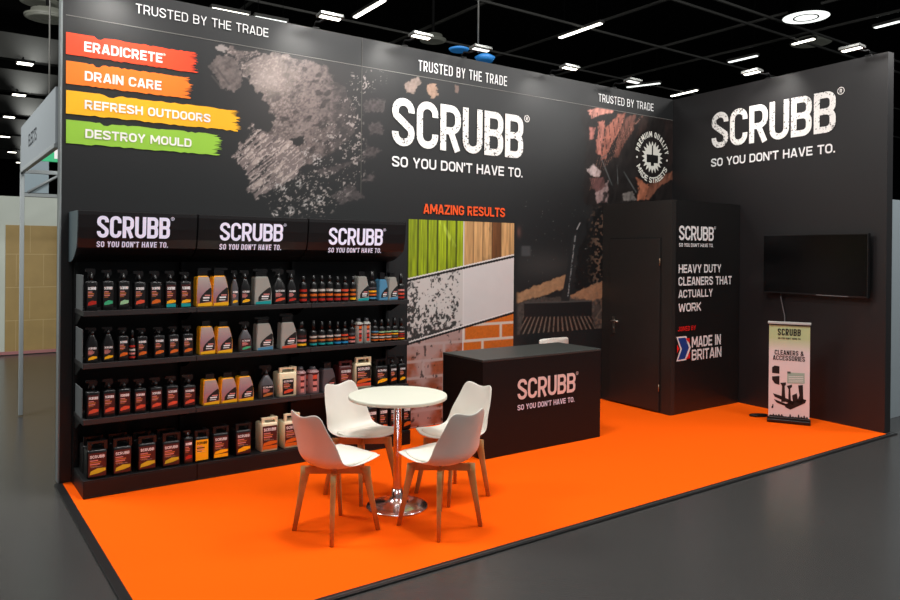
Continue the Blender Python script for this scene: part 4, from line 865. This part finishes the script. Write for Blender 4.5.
# ------------------------------------------------------------------ television on the right wall
RO = -NR  # into the wall
def rp(s, o, z): p = RC+UR*s+NR*o; return Vector((p.x, p.y, z))
def rs(px, py, off): p = at_plane(px, py, RC+NR*off, NR); return (p-RC).dot(UR), p.z
a_, z1 = rs(763.3, 236, .09); b_, z2 = rs(868.5, 232, .09); _, z3 = rs(868.5, 297.5, .09); _, z4 = rs(764, 293.3, .09)
zt, zb = (z1+z2)/2, (z3+z4)/2
tv = thing('television', 'large black flat television mounted on the right side wall', 'television')
def rbox(mb, s0, s1, o0, o1, z0, z1, m=0):
    mb.add([rp(s, o, z) for z in (z0, z1) for o in (o0, o1) for s in (s0, s1)], [(0, 2, 3, 1), (4, 5, 7, 6), (0, 1, 5, 4), (2, 6, 7, 3), (0, 4, 6, 2), (1, 3, 7, 5)], m); return mb
fix_normals(rbox(MB(), a_, b_, .05, .09, zb, zt).build('housing', m_tvb, tv, bevel=.003))
rbox(MB(), a_+.012, b_-.012, .0901, .0912, zb+.018, zt-.012).build('screen', m_screen, tv)
fix_normals(rbox(MB(), (a_+b_)/2-.2, (a_+b_)/2+.2, .0015, .0495, (zt+zb)/2-.15, (zt+zb)/2+.15).build('wall_mount', m_shelf, tv))
rbox(MB(), b_-.55, b_-.2, .0905, .0917, zb+.004, zb+.008).build('chin_strip', m_alu, tv)
cs, cz_ = rs(781, 296, .03); mb = MB(); cb_ = rs(787, 330, .03)
mb.tube([rp(cs, .04, zb-.0), rp(cs+.005, .03, zb-.08), rp(cs+.04, .02, zb-.25), rp(cs+.06, .02, .5), rp(cs+.08, .03, .02)], .006)
tag(mb.build('power_cable', mat('grey_cable', (110, 110, 112), .4)), 'thin grey cable hanging from the television down behind the roll up banner', 'cable')
# roll up banner
q0 = at(768.3, 421, z=0); q1 = at(809.3, 425, z=0); ub = (q1-q0); bwid = ub.length; rzb = math.atan2(ub.y, ub.x)
rb_ = thing('roll_up_banner', 'small pale roll up banner with black lettering standing below the television', 'banner', (q0.x, q0.y, .002), rzb)
nb = Vector((ub.y, -ub.x, 0)).normalized(); hb_ = at_plane(768.5, 321, q0, nb).z; hb_ = (hb_+at_plane(810, 324, q0, nb).z)/2
def bpt(px, py, off=-.006):
    p = at_plane(px, py, q0, nb); return Vector(((p-q0).dot(ub.normalized()), off, p.z-.002))
mb = MB().box(0, bwid, -.002, .002, .05, hb_-.02)
mt_ban = mat('banner_print', (226, 214, 210), .5); nt = mt_ban.node_tree; tc = nt.nodes['Texture Coordinate']; sp = nt.nodes.new('ShaderNodeSeparateXYZ'); nt.links.new(tc.outputs['Object'], sp.inputs[0])
mp = nt.nodes.new('ShaderNodeMapRange'); mp.inputs['From Min'].default_value = hb_*.70; mp.inputs['From Max'].default_value = hb_*.84; nt.links.new(sp.outputs['Z'], mp.inputs['Value'])
r = nt.nodes.new('ShaderNodeValToRGB'); r.color_ramp.elements[0].color = (*lin((216, 204, 202)), 1); r.color_ramp.elements[1].color = (*lin((176, 190, 140)), 1); nt.links.new(mp.outputs[0], r.inputs[0]); nt.links.new(r.outputs[0], nt.nodes['Principled BSDF'].inputs['Base Color'])
sheet = mb.build('printed_sheet', mt_ban, rb_)
MB().box(-.012, bwid+.012, -.05, .05, 0, .035).box(-.012, bwid+.012, -.012, .012, .035, .055).build('base', mat('black_gloss_base', (20, 20, 20), .3), rb_, bevel=.006)
MB().box(-.012, bwid+.008, -.010, .010, hb_-.022, hb_+.004).build('top_rail', mat('satin_white_rail', (200, 204, 200), .3, metal=.3), rb_, bevel=.003)
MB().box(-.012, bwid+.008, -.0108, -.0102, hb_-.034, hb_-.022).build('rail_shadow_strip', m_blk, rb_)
MB().tube([(bwid*.5, .02, .04), (bwid*.5, .012, hb_-.01)], .007).build('pole', m_steel, rb_)
mb = MB()
for tx_, bl, br, tl, t_ in (('SCRUBB', (777.7, 335), (800.7, 337), (777.7, 328.3), .16), ("SO YOU DON'T HAVE TO.", (778, 338.7), (801, 340.2), (778, 337), .2), ('CLEANERS &', (774.7, 354.3), (803.5, 356.3), (774.7, 349.6), .155), ('ACCESSORIES', (773, 359.6), (805, 362.4), (773, 354.9), .155)):
    p, q_, s_ = bpt(*bl), bpt(*br), bpt(*tl); letters(mb, tx_, (p.x, -.0045, p.z), (1, 0, 0), (0, 0, 1), q_.x-p.x, s_.z-p.z, t_, .1)
mb.build('lettering', m_blk, rb_)
# product silhouettes printed on the sheet
mb = MB()
def bpoly(pts, m=0, off=-.004): mb.add([bpt(x, y, off) for x, y in pts], [list(range(len(pts)))], m)
Q = lambda *p: [(740+x/4.611, 300+y/4.615) for x, y in p]
bpoly(Q((148, 310), (160, 302), (182, 306), (182, 340), (148, 336))); bpoly(Q((148, 352), (182, 350), (182, 392), (160, 384), (148, 366)), 0)
bpoly(Q((218, 334), (298, 338), (298, 386), (218, 384)), 1); bpoly(Q((218, 330), (232, 330), (236, 340), (218, 340)), 0)
for i, z in enumerate((352, 360, 368, 376)): bpoly(Q((224, z), (292, z+1), (292, z+3), (224, z+2)), 2, -.005)
for p in (((185, 382), (212, 380), (212, 392), (206, 396), (210, 470), (190, 470), (194, 396)), ((216, 396), (240, 390), (240, 402), (232, 408), (236, 480), (222, 480), (224, 412)), ((268, 394), (290, 392), (292, 470), (276, 480), (262, 470), (274, 440)),
          ((152, 430), (185, 440), (250, 470), (246, 486), (160, 446)), ((156, 456), (240, 490), (236, 500), (170, 474)), ((206, 480), (290, 456), (306, 462), (300, 476), (232, 506), (208, 494)), ((240, 440), (262, 430), (268, 470), (244, 470))): bpoly(Q(*p))
ln = Q((145, 490), (152, 472)); bpoly([(772.5, 404), (773.5, 404), (773, 408), (772, 408)]); bpoly([(771.5, 406), (773.5, 405.5), (773.2, 408), (771.5, 408)])
rnd = random.Random(3)
strip = [(768.8, 415.5)]
for i in range(14): x = 769.6+i*2.8; y = 415+i*.27; h_ = rnd.uniform(0, 3.2); strip += [(x, y-.3), (x+.4, y-h_), (x+1.5, y-h_+.2), (x+2.0, y-.2)]
strip += [(808.8, 419), (808.8, 423.3), (768.8, 419.5)]; mbp = MB(); mbp.add([bpt(x, y, -.0042) for x, y in strip], [list(range(len(strip)))]); so = mbp.build('printed_foot_strip', m_blk, rb_)
bm = bmesh.new(); bm.from_mesh(so.data); bmesh.ops.triangulate(bm, faces=bm.faces); bm.to_mesh(so.data); bm.free()
mb.build('printed_picture', [m_blk, mat('print_grey_green', (150, 176, 160), .5), m_white], rb_)
p = at(757.5, 416.5, z=0); o = thing('cable_puck', 'flat black oval foot plate lying on the carpet beside the roll up banner', 'plate', (p.x+.02, p.y, 0), math.radians(-35))
MB().rings([[(.10*k_*math.cos(i*math.pi/12), .045*k_*math.sin(i*math.pi/12), z) for i in range(24)] for k_, z in ((.98, .001), (1, .005), (1, .018), (.93, .024))]).build('shell', m_plk, o)
MB().rings([[(.05*k_*math.cos(i*math.pi/8), .02*k_*math.sin(i*math.pi/8), z) for i in range(16)] for k_, z in ((1, .0242), (.9, .028))]).build('cap', m_tvb, o)
# ------------------------------------------------------------------ floodlights on top of the stand walls
def flood(name_label, X, plane='b', watt=22, reach=.3, spot=True, bright=True):
    if plane == 'b': base = Vector((X, .05, H)); n = Vector((0, -1, 0)); rz = 0
    else: base = RC+UR*X+Vector((0, 0, H))-NR*.05; n = NR; rz = math.atan2(UR.y, UR.x)
    t = thing('floodlight', name_label, 'lamp', base, rz, 'arm floodlights on the stand wall tops')
    MB().box(-.03, .03, -.055, .055, 0, .012).tube([(0, 0, .01), (0, -.05, .06), (0, -.12, .04), (0, -reach, .035)], .011).build('arm', m_shelf, t)
    T = Matrix.Translation((0, -reach-.03, .03)) @ Matrix.Rotation(math.radians(-8), 4, 'X')
    MB().box(-.11, .11, -.055, .055, -.005, .025, 0, T).build('lamp_head', mat('grey_lamp_housing', (96, 98, 96), .4, metal=.4), t, bevel=.006)
    MB().box(-.095, .095, -.022, .022, -.009, -.0052, 0, T).build('diffuser', m_lamp if bright else m_lamp2, t)
    if spot:
        L = bpy.data.lights.new('flood', 'SPOT'); L.energy = watt; L.spot_size = math.radians(95); L.spot_blend = 1.; L.shadow_soft_size = .08; L.color = (1, .97, .92)
        lo = link(bpy.data.objects.new('flood_beam', L)); p = base+n*(reach+.25)+Vector((0, 0, .12)); lo.location = p
        tgt = base-Vector((0, 0, .5))+n*.02; lo.rotation_euler = (tgt-p).to_track_quat('-Z', 'Y').to_euler()
for i, (px, py, br) in enumerate(((120, 0, True), (316, 40, True), (405, 60, True), (464, 70, False), (552, 85, True), (615, 95, False))):
    X = at(px, py, y=0).x
    flood(['arm floodlight over the orange and red banners', 'arm floodlight over the foamy hand mural', 'arm floodlight left of the middle header slogan', 'dim arm floodlight right above the middle header slogan', 'arm floodlight between the two right header slogans', 'arm floodlight above the header slogan nearest the corner'][i], X, 'b', 42 if br else 14, .3, True, br)
for i, (px, py) in enumerate(((768, 85), (868, 60))):
    s_ = (at_plane(px, py, RC, NR)-RC).dot(UR); flood(['arm floodlight over the logo of the right side wall', 'arm floodlight near the front end of the right side wall'][i], s_, 'r', 42 if i == 0 else 8)
# ------------------------------------------------------------------ hall: roof, rails, lamps
struct(MB().box(-20, 40, -12, 60, 9.0, 9.1).build('ceiling', m_dark))
ZR = 7.0
def rail(p0, p1, r, label, lb=None):
    mb = MB(); a = Vector(p0); b = Vector(p1); d = (b-a).normalized(); s_ = Vector((-d.y, d.x, 0))*r
    mb.add([q+o_+Vector((0, 0, z)) for q in (a, b) for o_, z in ((s_, -r), (-s_, -r), (-s_, r), (s_, r))], [(0, 1, 2, 3), (7, 6, 5, 4), (0, 4, 5, 1), (1, 5, 6, 2), (2, 6, 7, 3), (3, 7, 4, 0)])
    return tag(fix_normals(mb.build('ceiling_rail', m_rail)), label, 'rail', 'thin rails of the dark hall roof')
# rails running away from the stand (depth direction) and across
for i, (px, py) in enumerate(((440, 22), (545, 40), (720, 31), (860, 20), (250, 3))):
    p = at(px, py, z=ZR); rail((p.x, -2, ZR), (p.x, 45, ZR), .026, 'long thin roof rail running away from the stand in the dark hall roof')
for i, (px, py) in enumerate(((560, 21), (500, 53), (800, 28), (860, 60))):
    p = at(px, py, z=ZR-.1); rail((-6, p.y, ZR-.1), (34, p.y, ZR-.1), .022, 'long thin roof rail running across the dark hall roof')
def strip(a, b, label, bright=True, z=ZR-.12):
    p, q_ = at(*a, z=z), at(*b, z=z); c = (p+q_)/2; d = q_-p; L_ = max(d.length, .3); rz = math.atan2(d.y, d.x)
    t = thing('strip_light', label, 'lamp', c, rz, 'strip lights under the hall roof')
    MB().box(-L_/2-.03, L_/2+.03, -.07, .07, 0, .06).build('housing', m_rail, t); MB().box(-L_/2, L_/2, -.045, .045, -.02, -.0005).build('tube', m_lamp if bright else m_lamp2, t)
    for sx in (-1, 1): MB().tube([(sx*L_*.4, 0, .06), (sx*L_*.4, 0, 9-z)], .006, 6).build('hanger', m_dark, t)
strip((560, 37.5), (601, 23), 'bright strip light above the middle of the stand'); strip((355, 17), (384, 0), 'bright strip light at the top edge, above the foamy hand mural')
strip((671.5, 96), (697, 90), 'bright strip light right above the stand corner'); 
strip((793, 44), (814, 38.5), 'strip light just below the round pendant lamp', True); strip((875, 27.5), (900, 21), 'strip light near the top right corner', False)
strip((729, 62), (757, 55.5), 'faint strip light right of the roof rails crossing', False); strip((627, 87), (660, 83), 'faint pair strip light left of the stand corner', False)
strip((212, 8), (248, 15), 'strip light just over the wall top, right of the first header slogan', True, 6.5); strip((255, 16.5), (286, 22.3), 'dim strip light over the wall top beside the brighter one', False, 6.5)
# round pendant lamp and air discs
def pendant(px, py, wpx, z, label, lit):
    p = at(px, py, z=z); dist = (p-CAM).dot(FW); R_ = wpx/2/F*dist
    t = thing('pendant_lamp' if lit else 'air_diffuser', label, 'lamp' if lit else 'vent', p, 0)
    MB().lathe([(R_, 0), (R_*1.02, .03), (R_*.75, .06), (R_*.72, .5 if lit else .12), (R_*.5, .52 if lit else .14)], n=40, cap0=False).build('shade', mat('black_lamp_shade', (16, 16, 16), .5) if lit else mat('grey_disc', (120, 122, 112), .5, emit=(120, 122, 112), estr=.12), t)
    if lit:
        MB().lathe([(R_*.98, .004), (R_*.5, .012), (.01, .012)], n=40, cap1=True).build('lens', mat('lamp_lens', (255, 255, 255), .4, emit=(240, 245, 240), estr=1.6), t)
        MB().lathe([(R_*.55, .0), (R_*.55, -.01), (R_*.48, -.01), (R_*.48, 0)], n=40, cap0=False, cap1=False).build('inner_ring', mat('grey_ring', (120, 120, 118), .5), t)
    else:
        MB().lathe([(R_*.98, -.002), (R_*.62, -.03), (R_*.6, -.01), (R_*.3, -.04), (R_*.28, -.01), (.01, -.03)], n=40).build('louvre', MATS['grey_disc'], t)
    MB().tube([(0, 0, .1), (0, 0, 9-z)], .03).build('stem', m_dark, t)
pendant(806, 17.5, 44, 6.8, 'large lit round pendant lamp under the dark roof at upper right', True)
pendant(811, 43, 38, 7.7, 'grey round air disc behind the strip light below the pendant lamp', False)
pendant(48, 18.5, 42, 5.2, 'large pale air disc at the upper left beside the wall edge', False)
pendant(40, 3, 36, 5.5, 'pale air disc cut by the top edge at upper left', False)
pendant(433, 41, 26, 6.0, 'grey disc lamp peeking over the back wall above the first slogan gap', False)
# fuel for the far left hall: beams with small lamps lighting them
NUM = ('first', 'second', 'third', 'fourth', 'fifth', 'sixth')
for i, (py, hx) in enumerate(((60, 25), (92, 19), (115, 9), (135, 5), (150, 12), (160, 20))):
    ZB = 5.5; y0 = at(25, py, z=ZB).y
    o = MB().box(-30, 12, y0, y0+.25, ZB, ZB+.5).build('roof_beam', mat('grey_roof_beam', (96, 97, 93), .8)); tag(o, 'deep grey roof beam of the far left hall, %s counted from the stand' % NUM[i], 'beam', 'roof beams at the left')
    p2 = at(hx, py+4, y=y0-.45); t = thing('bay_lamp', 'small white bay lamp below the %s roof beam at far left' % NUM[i], 'lamp', (p2.x, y0-.45, ZB-.12), 0, 'high bay lamps at the left')
    MB().box(-.16, .16, -.13, .13, -.05, 0).build('housing', m_dark, t); MB().box(-.13, .13, -.1, -.01, -.06, -.051).box(-.13, .13, .01, .1, -.06, -.051).build('lens', m_lamp, t); MB().tube([(0, .13, -.01), (0, .3, .14), (0, .452, .14)], .012).build('bracket', m_dark, t)
    for k_ in range(2 if i else 1):
        L = bpy.data.lights.new('bay_glow', 'SPOT'); L.energy = 30; L.spot_size = math.radians(88); L.spot_blend = 1.; L.shadow_soft_size = .05; lo = link(bpy.data.objects.new('bay_glow', L)); p3 = at(26, py, y=y0); lo.location = (p3.x+.1-k_*3.2, y0-.5, ZB-.15); lo.rotation_euler = Vector((0, .55, .45)).to_track_quat('-Z', 'Y').to_euler()
m_void = mat('dark_hall_wall', (14, 14, 15), .9)
struct(MB().box(-20, 40, 59.8, 60, 0, 9).build('wall_hall_back', m_void)); struct(MB().box(39.8, 40, -12, 59.8, 0, 9).build('wall_hall_right', m_void)); struct(MB().box(-20, -19.8, -12, 59.8, 0, 9).build('wall_hall_left', m_void))
struct(MB().box(-20, 40, 13.95, 60, -.1, -.0121).build('floor_far', m_floor)) if False else None
# far hall wall with timber panels
pf = at(30, 353, z=0); yfw = pf.y; z225 = at(30, 225.5, y=yfw).z; z197 = at(30, 197, y=yfw).z
struct(MB().box(-16, 3.2, yfw, yfw+.15, 0, z197).build('wall_far', mat('pale_hall_wall', (196, 204, 194), .6, emit=(190, 200, 190), estr=.03)))  # faint self-glow in the wall material replaces hall light reaching it
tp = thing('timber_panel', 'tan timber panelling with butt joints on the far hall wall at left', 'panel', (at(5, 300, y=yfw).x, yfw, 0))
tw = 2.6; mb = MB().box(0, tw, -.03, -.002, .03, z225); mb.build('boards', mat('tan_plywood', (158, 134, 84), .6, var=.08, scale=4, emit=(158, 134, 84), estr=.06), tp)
mb = MB()
for zz in (.55, 1.1, 1.65): mb.box(0, tw, -.032, -.0305, zz, zz+.012)
for i in range(7):
    for j in range(4): mb.box(.15+i*.4+(j % 2)*.2, .158+i*.4+(j % 2)*.2, -.032, -.0305, .03+j*.55, min(.55+j*.55, z225))
mb.build('joints', mat('pale_joint', (186, 164, 116), .6), tp)
struct(MB().box(-16, 3.2, yfw-.06, yfw-.035, 0, .05).build('baseboard_far', mat('pink_base', (176, 120, 120), .6)))
# neighbouring stand at the left: post, beams, fascia
g0 = at(20.5, 415, z=0); XN = g0.x
nb_ = thing('neighbour_stand_frame', 'grey metal frame of the neighbouring stand with fascia board at the far left', 'frame', (XN, g0.y, 0))
zf1 = at(20, 127, y=g0.y).z; zf0 = at(20, 169, y=g0.y).z; yn = .35-g0.y
MB().box(-.02, .02, -.02, .02, 0, zf0).build('post', mat('pale_grey_frame', (176, 184, 186), .45), nb_, bevel=.004)
MB().box(-.012, .012, yn, .03, zf0, zf1).build('fascia_board', mat('grey_fascia', (150, 158, 162), .5, emit=(150, 158, 162), estr=.18), nb_)  # slight emission on the fascia stands in for light falling on it
MB().box(-.02, .02, yn, .021, zf0-.04, zf0-.0005).build('beam', MATS['pale_grey_frame'], nb_, bevel=.004)
MB().box(.021, 2.2, -.02, .02, zf0-.04, zf0-.0005).build('beam', MATS['pale_grey_frame'], nb_, bevel=.004)
mb = MB(); a0 = at(28.5, 147, x=XN-.013); a1 = at(36.5, 143, x=XN-.013); letters(mb, 'ELECTS', (-.0135, a0.y-g0.y, a0.z), (0, -1, 0), (0, 0, 1), a0.y-a1.y, .12, .14, .1)
mb.build('fascia_mark', mat('dark_grey_print', (60, 66, 70), .5), nb_)
ex = at(49, 152, y=4.5); o = thing('exit_sign', 'small green emergency exit sign seen through the neighbouring frame', 'sign', (ex.x, 4.5, ex.z)); MB().box(-.22, .25, 0, .04, -.12, .14).build('panel', mat('exit_green', (40, 150, 100), .5, emit=(40, 150, 100), estr=.5), o)
mb = MB(); mb.add([(x, -.002, z) for x, z in ((-.16, 0), (-.08, .07), (-.08, .03), (.0, .03), (0, -.03), (-.08, -.03), (-.08, -.07))], [list(range(7))]); mb.add([(x, -.002, z) for x, z in ((.06, -.08), (.18, -.08), (.18, .1), (.06, .1))], [(0, 1, 2, 3)]); mb.build('symbol', m_white, o)
MB().tube([(0, .02, .14), (0, .02, 4.5)], .01).build('hanging_rod', m_rail, o)
pg = thing('wall_window_band', 'pale strip window with diagonal brace above the far timber wall', 'window', (at(20, 196, y=6.5).x, 6.5, at(20, 196, y=6.5).z))
MB().box(0, 1.6, 0, .05, 0, .05).box(0, .04, 0, .05, .05, .75).build('frame', m_alu, pg); MB().box(.05, .38, .02, .03, .06, .7).build('pane', mat('bluish_pane', (140, 156, 164), .3), pg); MB().tube([(.1, .0, .06), (.75, .0, .5)], .02).build('brace', m_alu, pg)
MB().tube([(.02, .02, 0), (.02, .02, -at(20, 196, y=6.5).z)], .02).build('post', m_alu, pg)
# right background panel
pr_ = at(895, 427.5, z=0); zr_ = at(897, 200, y=pr_.y+.25).z
struct(MB().box(7.04, 16, -2.45, -2.35, -.01, zr_).build('wall_neighbour', mat('pale_blue_grey_panel', (150, 162, 168), .6)))
po = at(897, 226, y=-2.452); ps = thing('notice', 'small white notice with blue marks and yellow foot on the right hand neighbouring panel', 'notice', (7.06, -2.454, po.z))
MB().box(0, .35, -.002, .002, -.14, .08).build('sheet', m_white, ps); mb = MB()
for i in range(4): mb.box(.02, .1+.02*(i % 2), -.0035, -.0025, .05-i*.035, .062-i*.035)
mb.build('marks', mat('notice_blue', (60, 90, 160), .5), ps); MB().box(0, .35, -.002, .002, -.19, -.141).build('yellow_foot', mat('notice_yellow', (214, 180, 80), .5), ps)
# blue folded banner behind the middle floodlights
p = at(478, 56, y=.6); o = thing('hanging_banner', 'blue and white hanging shape peeking over the back wall by the middle floodlight', 'banner', (p.x, .6, p.z), 0)
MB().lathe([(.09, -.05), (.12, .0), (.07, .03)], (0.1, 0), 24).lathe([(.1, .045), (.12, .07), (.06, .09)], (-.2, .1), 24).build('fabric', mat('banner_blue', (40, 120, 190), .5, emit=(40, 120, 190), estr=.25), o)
MB().tube([(0, 0, .04), (0, 0, 4.0)], .01).build('wire', m_rail, o)
# ------------------------------------------------------------------ lighting
def area(loc, tgt, size, e, col=(1, .98, .95)):
    L = bpy.data.lights.new('hall_or_fill_light', 'AREA'); L.shape = 'SQUARE'; L.size = size; L.energy = e; L.color = col
    o = link(bpy.data.objects.new('hall_or_fill_light', L)); o.location = loc; o.rotation_euler = (Vector(tgt)-Vector(loc)).to_track_quat('-Z', 'Y').to_euler()
area((1.6, -2.2, 6.4), (1.8, -1.8, 0), 1.0, 210); area((4.6, -3.0, 6.4), (4.6, -1.4, 0), 1.6, 150); area((-1.5, -5.5, 6.6), (0, -2, .5), 2.2, 115); area((5.5, -6.5, 6.6), (4.5, -2.5, .5), 2.2, 170); area((-2.4, 2, 6.6), (-2, 2.4, 0), 2.5, 480)  # hall overheads plus added unseen fills from the front and over the left floor
area((9.5, -5, 5.5), (8.5, -2.4, 1.4), 1.5, 150)  # unseen lamp added to brighten the pale neighbouring panel at right
w = bpy.data.worlds.new('world'); bpy.context.scene.world = w; w.use_nodes = True; w.node_tree.nodes['Background'].inputs[0].default_value = (.75, .8, .85, 1); w.node_tree.nodes['Background'].inputs[1].default_value = .16
